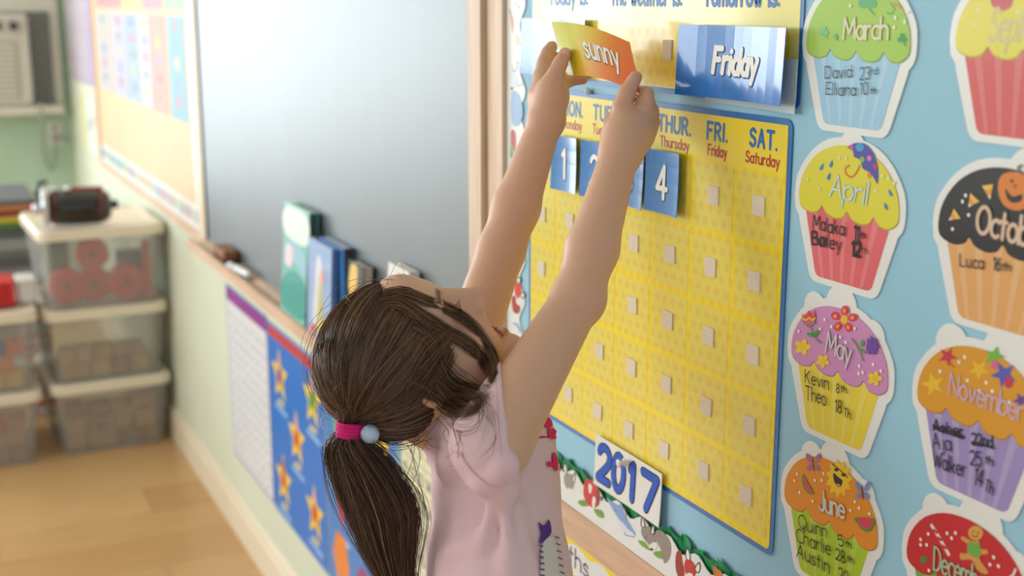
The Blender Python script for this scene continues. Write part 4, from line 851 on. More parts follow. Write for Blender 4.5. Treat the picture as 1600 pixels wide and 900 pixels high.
def wheel(label, x, y, z, r, mat):
    T = thing('toy_disc', label, 'toy wheel', (x, y, z), 'red toy wheels in the top bin')
    mb = MB(); mb.lathe([(r*.30, -.016), (r*.9, -.016), (r, -.010), (r, .010), (r*.9, .016), (r*.30, .016)], (0, 0, 0), 'y', 24); mb.build('tyre', mat, T, False)
    MB().lathe([(r*.12, -.019), (r*.26, -.018), (r*.28, 0), (r*.26, .018), (r*.12, .019)], (0, 0, 0), 'y', 16).build('hub', M('wheel_hub', (150, 40, 46), .4), T)
wheel('red toy wheel lowest at the left in the top bin', -.318, 4.232, .558, .058, m_redw); wheel('red toy wheel at the middle bottom of the top bin', -.232, 4.245, .553, .056, m_redw); wheel('red toy wheel at the right in the top bin', -.135, 4.228, .556, .060, m_redw); wheel('red toy wheel upright above the others in the top bin', -.235, 4.235, .655, .052, m_redw)
block('orange plank-like toy piece lying on the red wheels', -.200, 4.262, .702, .13, .05, .012, brights[4], .1); block('dark blue toy piece behind the wheels in the top bin', -.105, 4.30, .4962, .09, .05, .15, brights[3], 0); block('green toy piece at the left in the top bin', -.330, 4.30, .4962, .06, .05, .20, M('toy_darkgreen', (50, 90, 90), .4), 0); block('red toy bar standing at the right in the top bin', -.068, 4.232, .4962, .022, .04, .19, brights[0], 0)
# toy on the top bin: glossy black barrel with silver ring, red trims and knobs
m_blk = M('toy_black', (20, 18, 20), .12, .5, coat=.6); m_sil = M('toy_silver', (210, 212, 220), .2, .5, metal=.8); m_rt = M('toy_red_trim', (150, 30, 34), .25, .5, coat=.4)
T = thing('black_toy', 'glossy black barrel-shaped toy with silver ring on the top bin', 'toy', (-.275, 4.215, .754), None, Matrix.Rotation(-.12, 3, 'Z') )
MB().lathe([(.020, -.085), (.040, -.082), (.054, -.068), (.056, -.02), (.056, .06), (.050, .090), (.036, .105), (.018, .108)], (0, 0, .057), 'x', 32).build('barrel', m_blk, T, True)
MB().lathe([(.050, -.100), (.060, -.098), (.062, -.084), (.056, -.078), (.047, -.080), (.046, -.096)], (0, 0, .064), 'x', 32).build('silver_ring', m_sil, T, True)
MB().lathe([(.001, -.094), (.045, -.092), (.046, -.088), (.001, -.086)], (0, 0, .064), 'x', 32).build('end_cap', m_blk, T, True)
MB().lathe([(.012, .104), (.014, .106), (.014, .124), (.010, .128)], (0, 0, .060), 'x', 16).build('knob', m_blk, T, True)
for (x0, x1) in ((-.066, -.062), (.074, .078)): MB().lathe([(.054, x0), (.0575, x0+.002), (.0575, x1-.002), (.054, x1)], (0, 0, .057), 'x', 32).build('red_band', m_rt, T, True)
MB().rbox(-.035, .085, -.014, .020, .107, .119, .005).build('top_rail', m_rt, T)
for x in (-.060, -.02): MB().lathe([(.010, 0), (.011, .002), (.009, .012), (.004, .015)], (x, -.014, .112), 'z', 14).build('button', m_sil, T, True)
MB().tube([(-.10, .01, .07), (-.115, .01, .11), (-.105, .01, .135), (-.08, .01, .140)], .007, 10).build('handle', m_blk, T, True)
MB().lathe([(.014, -.128), (.018, -.124), (.018, -.104), (.012, -.100)], (0, -.005, .055), 'x', 20).build('side_wheel', m_sil, T, True)
# red ribbed tray and white tub on the outer stack
T = thing('red_ribbed_box', 'red ribbed plastic box on the bin at the picture edge', 'box', (-.60, 4.30, .508)); mb = MB().box(-.20, .125, -.07, .07, 0, .078); mb.build('body', brights[0], T)
for i in range(16): MB().rbox(-.196+.02*i, -.184+.02*i, -.078, -.069, .002, .080, .003, 2).build('rib', brights[0], T)
T = thing('white_tub', 'small white plastic tub beside the red ribbed box', 'tub', (-.435, 4.31, .508)); MB().rbox(-.030, .025, -.06, .06, 0, .066, .010).build('body', M('tub_white', (240, 240, 238), .35), T); MB().rbox(-.032, .027, -.062, .062, .066, .076, .008).build('lid', M('tub_lid', (232, 230, 224), .35), T)
# orange and white carton in the gap between the stacks
T = thing('striped_carton', 'orange and white patterned carton in the gap between the bin stacks', 'carton', (-.385, 4.70, .001)); MB().box(-.05, .05, -.03, .03, .04, .44).build('body', M('carton_orange', (232, 92, 50), .5), T)
MB().box(-.048, .048, -.0305, .03, .0, .04).build('foot', M('carton_white', (240, 240, 240), .5), T)
for i in range(6): MB().poly(ell(0, 0, .044, .017, 0, 14), 0, .003).build('white_spot', pc(244, 242, 240), T).matrix_local = Matrix.Translation((0, -.030, .075+.040*i)) @ Matrix.Rotation(math.radians(90), 4, 'X')
MB().box(-.051, .051, -.032, -.029, .30, .36).build('white_band', pc(240, 238, 240), T)
# stack of grey mats behind
m_mat = [M('mat_grey_%d' % i, c_, .8, .2, var=.06, vscale=30) for i, c_ in enumerate(((108, 112, 114), (160, 164, 164), (128, 132, 134)))]
for i in range(36):
    z = .001+.0207*i; t = {31: (90, 140, 70), 32: (214, 190, 70), 33: (140, 60, 70), 34: (196, 130, 80)}.get(i); j = rr.uniform(-.008, .008); jy = rr.uniform(-.006, .006)
    lab = {31: 'green mat under the yellow one in the stack', 32: 'yellow mat near the top of the grey stack', 33: 'dark red mat near the top of the grey stack', 34: 'orange mat just below the top grey mat', 35: 'topmost grey mat of the stack behind the bins'}.get(i, 'grey mat %s from the top in the stack behind the bins' % ORD[35-i])
    o = MB().rbox(-.40, .155, -.22, .22, 0, .0190, .006, 2).build('folded_mat', m_mat[(i*7) % 5 % 3] if not t else M('mat_%d' % i, t, .8)); o.location = (-.48+j, 5.14+jy, z); tag(o, lab, 'mat', 'mats stacked behind the bins')
# ================================================================== air conditioner, outlet, cord on the back wall
m_ac = M('ac_cream', (206, 202, 186), .45, .4, var=.02); m_acd = M('ac_grey', (128, 130, 124), .6, .3)
T = thing('air_conditioner', 'cream window air conditioner on the back wall above the bins', 'air conditioner', (-.43, YB, .97))
MB().rbox(-.29, .255, -.13, -.001, .0, .415, .02).build('case', m_ac, T); MB().box(-.26, .20, -.138, -.129, .04, .30).build('grille_panel', M('ac_grille', (176, 172, 156), .5), T)
for i in range(10): MB().box(-.25, .185, -.146, -.137, .05+.0245*i, .064+.0245*i).build('grille_slat', m_ac, T)
cp = MB().box(-.20, .235, -.137, -.129, .325, .400).build('control_panel', M('ac_panel', (190, 186, 172), .4), T); MB().lathe([(.020, -.150), (.018, -.136)], (.19, 0, .362), 'y', 16).build('dial', M('ac_dial', (60, 58, 54), .4), cp)
MB().box(.10, .14, -.140, -.136, .342, .380).build('display', M('ac_display', (50, 46, 40), .3), cp)
T = thing('window_side_panel', 'grey pleated side panel beside the air conditioner', 'panel', (-.13, YB, .97)); MB().box(-.042, .055, -.05, -.001, 0, .42).build('panel', m_acd, T)
for i in range(5): MB().box(-.040+.019*i, -.030+.019*i, -.056, -.049, 0, .42).build('pleat', m_acd, T)
T = thing('window_surround', 'cream wooden surround and sill around the air conditioner', 'window frame', (-.35, YB, .93)); MB().box(-.55, .30, -.16, -.001, 0, .038).build('sill', m_ac, T); MB().box(.277, .315, -.04, -.001, .04, .62).build('side_casing', m_ac, T); MB().box(-.55, .277, -.04, -.001, .465, .62).build('head_rail', m_ac, T)
T = thing('wall_outlet', 'white electrical outlet with a plug below the air conditioner', 'outlet', (-.082, YB, .77)); MB().rbox(-.030, .030, -.008, -.001, 0, .11, .003).build('cover_plate', M('outlet_white', (222, 222, 216), .4), T); MB().rbox(-.018, .018, -.040, -.008, .02, .055, .006).build('plug', M('plug_grey', (160, 160, 156), .5), T); MB().box(-.006, .006, -.011, -.007, .070, .095).build('socket', M('socket_dark', (90, 80, 76), .5), T)
o = MB().tube(cat([(-.155, YB-.170, .985), (-.150, YB-.19, .93), (-.145, YB-.10, .80), (-.135, YB-.03, .72), (-.115, YB-.025, .655), (-.095, YB-.03, .70), (-.084, YB-.044, .79)], 6), .006, 8).build('power_cord', M('cord_grey', (150, 156, 146), .5), smooth=True); tag(o, 'grey power cord looping from the air conditioner to the outlet', 'cord')
# ================================================================== the girl: implicit surfaces meshed with surface nets
def nrm(v): v = np.asarray(v, float); return v/np.linalg.norm(v)
class Fld:
    """list of implicit shapes joined by smooth union ('u') or cut ('s' / 'i')"""
    def __init__(s): s.L = []
    def add(s, fn, k=.006, op='u'): s.L.append((op, fn, k)); return s
    def cone(s, a, b, ra, rb, k=.006, op='u'):
        a = np.asarray(a, float); ba = np.asarray(b, float)-a; q = float(ba@ba)+1e-12
        def fn(P):
            d = P-a; h = np.clip(d@ba/q, 0, 1); return np.linalg.norm(d-h[..., None]*ba, axis=-1)-(ra+(rb-ra)*h)
        return s.add(fn, k, op)
    def chain(s, pts, rad, k=.004, k0=None):
        for i in range(len(pts)-1): s.cone(pts[i], pts[i+1], rad[i], rad[i+1], k0 if (i == 0 and k0) else k)
        return s
    def ell(s, c, r, k=.006, op='u', R=None):
        c = np.asarray(c, float); r = np.asarray(r, float)
        def fn(P):
            d = P-c
            if R is not None: d = d@R
            q = d/r; k0 = np.linalg.norm(q, axis=-1); k1 = np.linalg.norm(q/r, axis=-1)+1e-9
            return np.where(k0 < 1, (k0-1)*r.min(), k0*(k0-1)/k1)
        return s.add(fn, k, op)
    def eltube(s, a, b, ra, rb, lat, k=.01, op='u'):
        """elliptic tapered tube; ra, rb = (front half-depth, lateral half-width); lat = lateral axis"""
        a = np.asarray(a, float); b = np.asarray(b, float); ax = b-a; Ln = np.linalg.norm(ax); ax = ax/Ln; lt = nrm(lat-ax*(lat@ax)); fr = np.cross(lt, ax)
        def fn(P):
            d = P-a; t = d@ax; h = np.clip(t/Ln, 0, 1); A = ra[0]+(rb[0]-ra[0])*h; B = ra[1]+(rb[1]-ra[1])*h
            e = np.clip(t, 0, Ln)-t; x = d@fr; y = d@lt; q = np.sqrt((x/A)**2+(y/B)**2+(e/np.minimum(A, B))**2)
            return (q-1)*np.minimum(A, B)
        return s.add(fn, k, op)
    def ev(s, P, idx=None):
        D_ = None
        for i in (range(len(s.L)) if idx is None else idx):
            op, fn, k = s.L[i]; d = fn(P)
            if D_ is None: D_ = d if op == 'u' else np.full(d.shape, 1.0); 
            elif op == 'u':
                h = np.clip(.5+.5*(D_-d)/k, 0, 1); D_ = d*h+D_*(1-h)-k*h*(1-h)
            elif op == 's':
                h = np.clip(.5-.5*(D_+d)/k, 0, 1); D_ = D_*(1-h)-d*h+k*h*(1-h)
            else:
                h = np.clip(.5-.5*(D_-d)/k, 0, 1); D_ = D_*(1-h)+d*h+k*h*(1-h)
        return D_
def surface(F, lo, hi, h, post=None):
    lo = np.asarray(lo, float); B = 16; n = np.ceil((np.asarray(hi)-lo)/h/B).astype(int); N = n*B+1
    vol = np.ones(N, np.float32); rad = B*h*.5*math.sqrt(3); cen = np.stack(np.meshgrid(*[lo[i]+(np.arange(n[i])+.5)*B*h for i in range(3)], indexing='ij'), -1)
    dc = np.stack([fn(cen) for _, fn, _ in F.L], 0); kk = np.array([k for *_, k in F.L]); un = np.array([o == 'u' for o, *_ in F.L])
    tot = F.ev(cen)
    ax = np.arange(B+1)*h; loc = np.stack(np.meshgrid(ax, ax, ax, indexing='ij'), -1)
    for I in np.ndindex(*n):
        t = tot[I]; sl = tuple(slice(I[j]*B, I[j]*B+B+1) for j in range(3))
        if abs(t) > rad*1.25+.012:
            if t < 0: vol[sl] = np.minimum(vol[sl], -1)
            continue
        m = dc[(slice(None),)+I]; near = np.where((m < np.min(m[un])+2*rad+.02) | ~un)[0]
        near = [i for i in near if un[i] or abs(m[i]) < rad*1.6+.02 or (F.L[i][0] == 's' and m[i] < 0) or (F.L[i][0] == 'i')]
        P = loc+(lo+np.array(I)*B*h); d = F.ev(P, near)
        if post is not None: d = post(P, d)
        vol[sl] = d
    ins = vol < 0; c = np.zeros(np.array(N)-1, np.int8)
    for o in np.ndindex(2, 2, 2): c += ins[o[0]:N[0]-1+o[0], o[1]:N[1]-1+o[1], o[2]:N[2]-1+o[2]]
    A = np.argwhere((c > 0) & (c < 8)); M_ = np.array(N)-1; ids = A[:, 0]*M_[1]*M_[2]+A[:, 1]*M_[2]+A[:, 2]
    cor = np.array(list(np.ndindex(2, 2, 2))); val = np.stack([vol[A[:, 0]+o[0], A[:, 1]+o[1], A[:, 2]+o[2]] for o in cor], 1)
    val = np.clip(val, -2*h, 2*h)
    acc = np.zeros((len(A), 3)); cnt = np.zeros(len(A))
    for a in range(8):
        for b in range(a+1, 8):
            if np.abs(cor[a]-cor[b]).sum() != 1: continue
            va, vb = val[:, a], val[:, b]; m = (va < 0) != (vb < 0); t = np.where(m, va/(va-vb+1e-12), 0)
            acc += m[:, None]*(cor[a]+t[:, None]*(cor[b]-cor[a])); cnt += m
    V = lo+(A+acc/cnt[:, None])*h; Fq = []
    for d in range(3):
        e = [0, 0, 0]; e[d] = 1; u, w = [(1, 2), (2, 0), (0, 1)][d]
        s0 = ins[:N[0]-e[0], :N[1]-e[1], :N[2]-e[2]]; s1 = ins[e[0]:, e[1]:, e[2]:]; X = np.argwhere(s0 != s1)
        X = X[(X[:, u] > 0) & (X[:, w] > 0) & (X[:, u] < M_[u]) & (X[:, w] < M_[w])]; sg = s0[X[:, 0], X[:, 1], X[:, 2]]; q = []
        for du, dw in ((1, 1), (0, 1), (0, 0), (1, 0)):
            Y = X.copy(); Y[:, u] -= du; Y[:, w] -= dw; q.append(np.searchsorted(ids, Y[:, 0]*M_[1]*M_[2]+Y[:, 1]*M_[2]+Y[:, 2]))
        q = np.stack(q, 1); q[~sg] = q[~sg][:, ::-1]; Fq.append(q)
    return V, np.concatenate(Fq)
def npmesh(name, V, Fq, mat, parent=None, smooth=True, col=None):
    me = bpy.data.meshes.new(name); nf = len(Fq); w = Fq.shape[1]
    me.vertices.add(len(V)); me.vertices.foreach_set('co', np.asarray(V, np.float32).ravel())
    me.loops.add(nf*w); me.loops.foreach_set('vertex_index', Fq.astype(np.int32).ravel())
    me.polygons.add(nf); me.polygons.foreach_set('loop_start', np.arange(0, nf*w, w, dtype=np.int32))
    if smooth: me.polygons.foreach_set('use_smooth', np.ones(nf, bool))
    me.update(calc_edges=True); me.validate(); me.materials.append(mat)
    if col is not None:
        a = me.color_attributes.new('Col', 'FLOAT_COLOR', 'POINT'); c = np.ones((len(V), 4), np.float32); c[:, :3] = col; a.data.foreach_set('color', c.ravel())
    return link(name, me, parent)
def attr_mat(name, rough, spec, sss=0.0, bump=0.0, bscale=300, coat=0):
    m = bpy.data.materials.new(name); m.use_nodes = True; nt = m.node_tree; b = nt.nodes['Principled BSDF']; a = nt.nodes.new('ShaderNodeAttribute'); a.attribute_name = 'Col'
    nt.links.new(a.outputs['Color'], b.inputs['Base Color']); b.inputs['Roughness'].default_value = rough; b.inputs['Specular IOR Level'].default_value = spec
    if sss: b.inputs['Subsurface Weight'].default_value = sss; b.inputs['Subsurface Radius'].default_value = (.008, .0035, .002); b.inputs['Subsurface Scale'].default_value = .8
    if bump:
        n = nt.nodes.new('ShaderNodeTexNoise'); n.inputs['Scale'].default_value = bscale; bp_ = nt.nodes.new('ShaderNodeBump'); bp_.inputs['Strength'].default_value = bump; bp_.inputs['Distance'].default_value = .002
        tc = nt.nodes.new('ShaderNodeTexCoord'); nt.links.new(tc.outputs['Object'], n.inputs['Vector']); nt.links.new(n.outputs['Fac'], bp_.inputs['Height']); nt.links.new(bp_.outputs[0], b.inputs['Normal'])
    return m
def LIN(c): return np.array([lin(x) for x in c])
m_skin = attr_mat('skin', .46, .38, .12, .12, 500)
# ---- pose
RH = RT.copy(); DH = np.array([math.sin(YAW), math.cos(YAW), 0.0]); ZZ = np.array([0, 0, 1.0])
def heading(phi): f = math.cos(phi)*RH+math.sin(phi)*DH; return f, np.cross(ZZ, f)
TF, TL_ = heading(math.radians(8))                       # torso: front, left
RS = PD(770, 692, 1.155); RE = PD(903, 466, 1.245); RW = PD(969, 238, 1.305)
LS = RS+.245*TL_+.01*ZZ; LE = PD(783, 392, 1.41); LW = PD(853, 188, 1.42)
UC = (RS+LS)/2-.020*ZZ; WA = PD(779, 905, 1.24); 
HD = PD(640, 566, 1.25); th = math.radians(57); HF0, HL0 = heading(math.radians(12))
HF = math.cos(th)*HF0+math.sin(th)*ZZ; HU = -math.sin(th)*HF0+math.cos(th)*ZZ; HR = np.cross(HF, HU)
HS = .95
HM = np.stack([HR, HF, HU], 1)                          # local (right, forward, up) -> world
def hw(x, y, z): return HD+HS*(HM@np.array([x, y, z]))
def hloc(P): return ((P-HD)@HM)/HS
# ---- body
B_ = Fld()
B_.eltube(UC-.040*ZZ+.016*TF, WA, (.055, .098), (.055, .090), TL_, .02)
PE = WA-np.array([0, 0, .16]); HIPR = PE-.055*TL_; HIPL = PE+.055*TL_
B_.eltube(WA, PE, (.056, .090), (.062, .100), TL_, .03)
gz_ = .05
for hp in (HIPR, HIPL):
    kn = hp+np.array([.0, 0, -(hp[2]-gz_)*.50])+.015*TF; an = np.array([hp[0], hp[1], gz_])-.005*TF
    B_.cone(hp, kn, .060, .043, .02); B_.cone(kn, an, .043, .030, .01); B_.cone(an+np.array([0, 0, -.018]), an+.10*TF+np.array([0, 0, -.024]), .028, .020, .01)
NB = UC+.000*ZZ-.018*TF
B_.cone(hw(0, -.030, -.045), NB, .040, .043, .02)
B_.cone(NB, RS+.002*ZZ, .032, .028, .02); B_.cone(NB, LS+.002*ZZ, .032, .028, .02)
for S_, E_, W_, r_ in ((RS, RE, RW, (.0345, .0238, .0252, .0190)), (LS, LE, LW, (.030, .0255, .0255, .0180))):
    B_.cone(S_, E_, r_[0], r_[1], .02); mid = E_+(W_-E_)*.33; B_.cone(E_, mid, r_[1]-.0005, r_[2], .010); B_.cone(mid, W_, r_[2], r_[3], .010)
B_.ell(RE+.001*RH-.001*UP, (.0235, .0235, .0235), .012)
# right hand: back of the hand to the camera, forefinger pressing the card, others curled behind it
q = lambda l: [PD(x, y, t) for x, y, t, r in l]
rd = lambda l: [r for *_, r in l]
DR, DL = -.020, -.030
q = lambda l, o=0: [PD(x, y, t+o) for x, y, t, r in l]
for l in ([(969, 238, 1.325, .0195), (974, 208, 1.332, .0190), (981, 186, 1.340, .0140)], [(972, 238, 1.328, .0185), (992, 208, 1.340, .0170), (1003, 186, 1.350, .0115)], [(972, 236, 1.332, .018), (1001, 212, 1.350, .0140)]):
    B_.chain(q(l, DR), rd(l), .010)
RF = [[(972, 190, 1.336, .0118), (971, 168, 1.334, .0098), (979, 145, 1.338, .0086), (993, 121, 1.346, .0070)],
      [(1001, 184, 1.346, .0108), (1009, 160, 1.342, .0092), (1009, 148, 1.355, .0086), (1000, 146, 1.376, .0076)],
      [(1008, 191, 1.352, .0105), (1016, 174, 1.356, .0090), (1011, 165, 1.375, .0082), (1000, 163, 1.385, .0073)],
      [(1009, 202, 1.356, .0100), (1018, 191, 1.363, .0087), (1010, 183, 1.380, .0080), (1000, 180, 1.386, .0070)],
      [(1005, 213, 1.358, .0094), (1014, 207, 1.366, .0079), (1007, 200, 1.380, .0070), (999, 196, 1.384, .0063)],
      [(956, 214, 1.345, .0125), (960, 192, 1.362, .0105), (974, 164, 1.372, .0088), (988, 140, 1.374, .0076)]]
RF = [[(x, y, t+DR, r) for x, y, t, r in l] for l in RF]
for l in RF: B_.chain(q(l), rd(l), .0022, .006)
# left hand: thumb on the face of the card, fingers behind it
for l in ([(853, 188, 1.450, .0172), (849, 152, 1.456, .0155), (849, 122, 1.470, .0108)], [(856, 188, 1.450, .0168), (866, 152, 1.462, .0150), (876, 132, 1.476, .0100)], [(853, 186, 1.445, .0165), (861, 150, 1.440, .0155), (863, 134, 1.438, .0125)]):
    B_.chain(q(l, DL), rd(l), .010)
LF = [[(861, 138, 1.436, .0125), (868, 117, 1.436, .0098), (875, 100, 1.438, .0082), (883, 84, 1.442, .0072)],
      [(848, 122, 1.472, .0108), (851, 98, 1.484, .0088), (856, 83, 1.496, .0078), (862, 73, 1.506, .0069)],
      [(857, 120, 1.478, .0106), (866, 102, 1.498, .0088), (875, 92, 1.512, .0078), (886, 88, 1.518, .0069)],
      [(867, 124, 1.480, .0100), (880, 114, 1.500, .0085), (892, 108, 1.510, .0076), (903, 106, 1.514, .0066)],
      [(875, 130, 1.476, .0094), (887, 127, 1.486, .0076), (899, 124, 1.490, .0065), (911, 124.5, 1.492, .0057)]]
LF = [[(x, y, t+DL, r) for x, y, t, r in l] for l in LF]
for l in LF: B_.chain(q(l), rd(l), .0022, .006)
# head (local: x right, y forward, z up)
H_ = Fld()
H_.ell((0, -.005, .016), (.066, .076, .069), .01)
H_.ell((0, .026, -.028), (.055, .052, .066), .02)
for sx in (-1, 1):
    H_.cone((sx*.046, -.002, -.040), (sx*.010, .054, -.083), .020, .016, .02)
    H_.ell((sx*.030, .050, -.040), (.025, .024, .025), .014)
    H_.ell((sx*.028, .068, .016), (.018, .008, .006), .010)
H_.ell((0, .064, -.084), (.017, .015, .014), .012)
H_.ell((0, .056, .032), (.044, .020, .032), .025)
for sx in (-1, 1):
    H_.ell((sx*.029, .0810, .003), (.0165, .0075, .0100), .010, 's'); H_.ell((sx*.0285, .0600, .001), (.0135, .0120, .0095), .008)
H_.cone((0, .068, .006), (0, .080, -.022), .0095, .0115, .010); H_.cone((0, .080, .004), (0, .094, -.020), .0055, .0075, .010); H_.ell((0, .0955, -.0245), (.0095, .0090, .0085), .006)
for sx in (-1, 1): H_.ell((sx*.009, .0865, -.0285), (.0062, .0075, .0060), .004)
H_.ell((0, .074, -.042), (.018, .009, .008), .012)
H_.ell((0, .079, -.0540), (.0185, .022, .0125), .004, 's')
for i in range(8):
    a0, a1 = math.pi*i/4, math.pi*(i+1)/4
    f_ = lambda a: (.0200*math.cos(a), .0795-.010*abs(math.cos(a))-.003*(math.sin(a) < -.1), -.0545+.0135*math.sin(a))
    H_.cone(f_(a0), f_(a1), .0042, .0042, .003)
H_.ell((0, .066, -.0615), (.010, .014, .0045), .003)        # tongue
for sx in (-1, 1):
    H_.ell((sx*.066, -.004, -.018), (.0065, .015, .026), .004); H_.ell((sx*.070, -.002, -.016), (.005, .009, .016), .003, 's'); H_.ell((sx*.067, .003, -.041), (.0060, .0085, .0095), .004)
B_.add(lambda P: H_.ev(((P-HD)@HM)/HS)*HS, .012)
V, Fq = surface(B_, (-.52, .78, 0.0), (.0, 1.52, 1.46), .0026)
sk = LIN((222, 176, 150)); col = np.tile(sk, (len(V), 1)); hl = hloc(V)
def tint(mask, c): 
    global col
    col = col*(1-mask[:, None])+LIN(c)*mask[:, None]
inh = np.linalg.norm(hl-np.array([0, .03, -.02]), axis=1) < .105
sm = lambda d, r: np.clip(1-d/r, 0, 1)**.6
dl = np.abs(np.sqrt((hl[:, 0]/.0200)**2+((hl[:, 2]+.0545)/.0135)**2)-1); tint(np.where((hl[:, 1] > .06) & inh, np.clip(1.3-dl*4.5, 0, 1), 0)*.85, (190, 100, 96))
tint(np.where((hl[:, 1] > .045) & inh & (np.abs(hl[:, 0]) < .0185) & (np.abs(hl[:, 2]+.054) < .0115) & (hl[:, 1] < .076), .95, 0), (140, 60, 68))
for sx in (-1, 1):
    bz = .020-.10*np.abs(np.abs(hl[:, 0])-.030); tint(np.where((hl[:, 1] > .05) & inh & (hl[:, 0]*sx > .012) & (hl[:, 0]*sx < .046), np.clip(1.4-np.abs(hl[:, 2]-bz)/.0036, 0, 1), 0)*.9, (80, 54, 40))
    tint(sm(np.linalg.norm(hl-np.array([sx*.035, .065, -.035]), axis=1), .03)*.35, (226, 138, 120))
tint(sm(np.linalg.norm(hl-np.array([0, .100, -.024]), axis=1), .016)*.35, (226, 140, 124))
for l in RF+LF:
    for j in (1, 2): tint(sm(np.linalg.norm(V-PD(*l[j][:3]), axis=1), .012)*.25, (214, 136, 116))
    tint(sm(np.linalg.norm(V-PD(*l[3][:3]), axis=1), .013)*.45, (224, 138, 124))
person = npmesh('person', V-np.array([RS[0], RS[1], 0]), Fq, m_skin, None, True, col)
person.location = (RS[0], RS[1], 0); tag(person, 'girl in a pink top with brown ponytail reaching up to hold the sunny card', 'person')
OR = np.array([RS[0], RS[1], 0])
bpy.context.view_layer.update()
BV = BVHTree.FromPolygons([tuple(v) for v in V], [tuple(f) for f in Fq.tolist()])
def child(name, V_, F_, mat, smooth=True, col=None, parent=None): return npmesh(name, np.asarray(V_)-OR, np.asarray(F_), mat, parent or person, smooth, col)
# nails
m_nail = M('nail', (232, 178, 166), .25, .5, coat=.3)
def nail(p, ax, nr, w=.0042, l=.0055):
    ax = nrm(ax); nr = nrm(nr-ax*(nr@ax)); sd = np.cross(ax, nr); R = []
    for i in range(7):
        t = -1+2*i/6; wv = w*math.sqrt(max(.05, 1-(abs(t)**3)*.9)); R.append([p+ax*l*t+sd*wv*s_-nr*(.0016*s_*s_+.0008*t*t)+nr*.0 for s_ in (-1, -.6, -.2, .2, .6, 1)])
    v = [x for r_ in R for x in r_]; f = [(a*6+b, a*6+b+1, a*6+b+7, a*6+b+6) for a in range(6) for b in range(5)]
    child('fingernail', v, f, m_nail)
for l, push in ((LF[0], .0076), (RF[0], .0072)):
    a, b = PD(*l[2][:3]), PD(*l[3][:3]); nr = -FW; p = b+nrm(b-a)*.001
    hit = BV.ray_cast(Vector(p-FW*.05), Vector(FW)); p = np.array(hit[0])-FW*.0006 if hit[0] else p-FW*push
    if l is LF[0]: nail(p, b-a, nr)
# eyes: lashes
m_hairdark = M('lash_dark', (38, 28, 24), .5)
for sx in (-1, 1):
    mb = MB()
    for i in range(0, 11, 2):
        x = sx*(.018+.0022*i); a = hw(x, .0775-.0006*abs(i-4), -.004-.0004*i); b = hw(x+sx*.0012*(i-3)*.6, .0815-.0004*i, -.0056); c_ = hw(x+sx*.0018*(i-3)*.6, .0835-.0005*i, -.0048)
        mb.tube([a-OR, b-OR, c_-OR], [.0004, .0003, .0001], 4)
    mb.build('eyelashes', m_hairdark, person)
# ---- shirt
m_shirt = M('pink_cotton', (238, 204, 212), .85, .15, var=.02, vscale=8, bump=.16, bscale=900)
S = Fld()
S.eltube(UC-.040*ZZ+.016*TF, WA, (.062, .104), (.063, .098), TL_, .02)
HEM = WA-np.array([0, 0, .10]); S.eltube(WA, HEM, (.063, .098), (.072, .110), TL_, .03)
S.cone(NB, RS-.004*ZZ, .036, .031, .03); S.cone(NB, LS-.004*ZZ, .036, .031, .03)
hem_r = PD(791, 660, 1.15); hem_l = LS+(LE-LS)*.20; RHn = nrm(RH*.985+.10*UP); aL = nrm(LE-LS)
def sleeve(S_, E_, r0, r1, hp, hn):
    a = S_; ba = (E_-S_)*.62; q_ = float(ba@ba)
    def fn(P):
        d = P-a; h = np.clip(d@ba/q_, 0, 1); return np.maximum(np.linalg.norm(d-h[..., None]*ba, axis=-1)-(r0+(r1-r0)*h), (P-hp)@hn)
    return fn
S.add(sleeve(RS, RE, .0385, .0310, hem_r, RHn), .012); S.add(sleeve(LS, LE, .034, .031, hem_l, aL), .012)
# drapes: soft ridges running from the armpit
for l, r_ in (([(800, 742, 1.10), (770, 800, 1.118), (720, 838, 1.135), (665, 852, 1.17)], .0062), ([(804, 745, 1.10), (806, 800, 1.112), (800, 860, 1.12), (796, 930, 1.13)], .0055), ([(812, 742, 1.11), (830, 800, 1.135), (835, 870, 1.145)], .0045), ([(655, 728, 1.19), (648, 745, 1.20)], .012), ([(690, 790, 1.145), (740, 785, 1.12), (780, 770, 1.105)], .0045)):
    pts = []
    for x, y, t in l: pts.append(PD(x, y, t))
    S.L.append(('d', None, r_)); S.L[-1] = ('d', pts, r_)
ridges = [(p, r_) for o, p, r_ in S.L if o == 'd']; S.L = [e for e in S.L if e[0] != 'd']
# put every ridge on the surface of the plain shirt
def on_surf(p):
    for _ in range(12):
        d = float(S.ev(np.array([[p]]))[0, 0]); e = 1e-3
        g = np.array([float(S.ev(np.array([[p+e*np.eye(3)[i]]]))[0, 0])-d for i in range(3)])/e
        p = p-g*d/(g@g+1e-6)
    return p
S0 = list(S.L)
rs = [[on_surf(p) for p in pts] for pts, _ in ridges]
for pts, (_, r_) in zip(rs, ridges):
    n_ = len(pts); rr_ = [r_*.72*(.45+.55*math.sin(math.pi*(i+.5)/n_)) for i in range(n_)]; S.chain(pts, rr_, .016)
def cut(P, d):
    # fine wrinkles
    w = .0007*np.sin(P[..., 2]*95+P[..., 0]*60+2*np.sin(P[..., 1]*40))+.0005*np.sin(P[..., 2]*170-P[..., 1]*90)
    return d+w*np.clip(1-np.abs(d)/.01, 0, 1)
Vs, Fs = surface(S, (-.50, .86, .70), (-.06, 1.50, 1.30), .0028, cut)
shirt = child('shirt', Vs, Fs, m_shirt); shirt['label'] = 'pink short-sleeved cotton top with printed animals'
BS = BVHTree.FromPolygons([tuple(v) for v in Vs], [tuple(f) for f in Fs.tolist()])
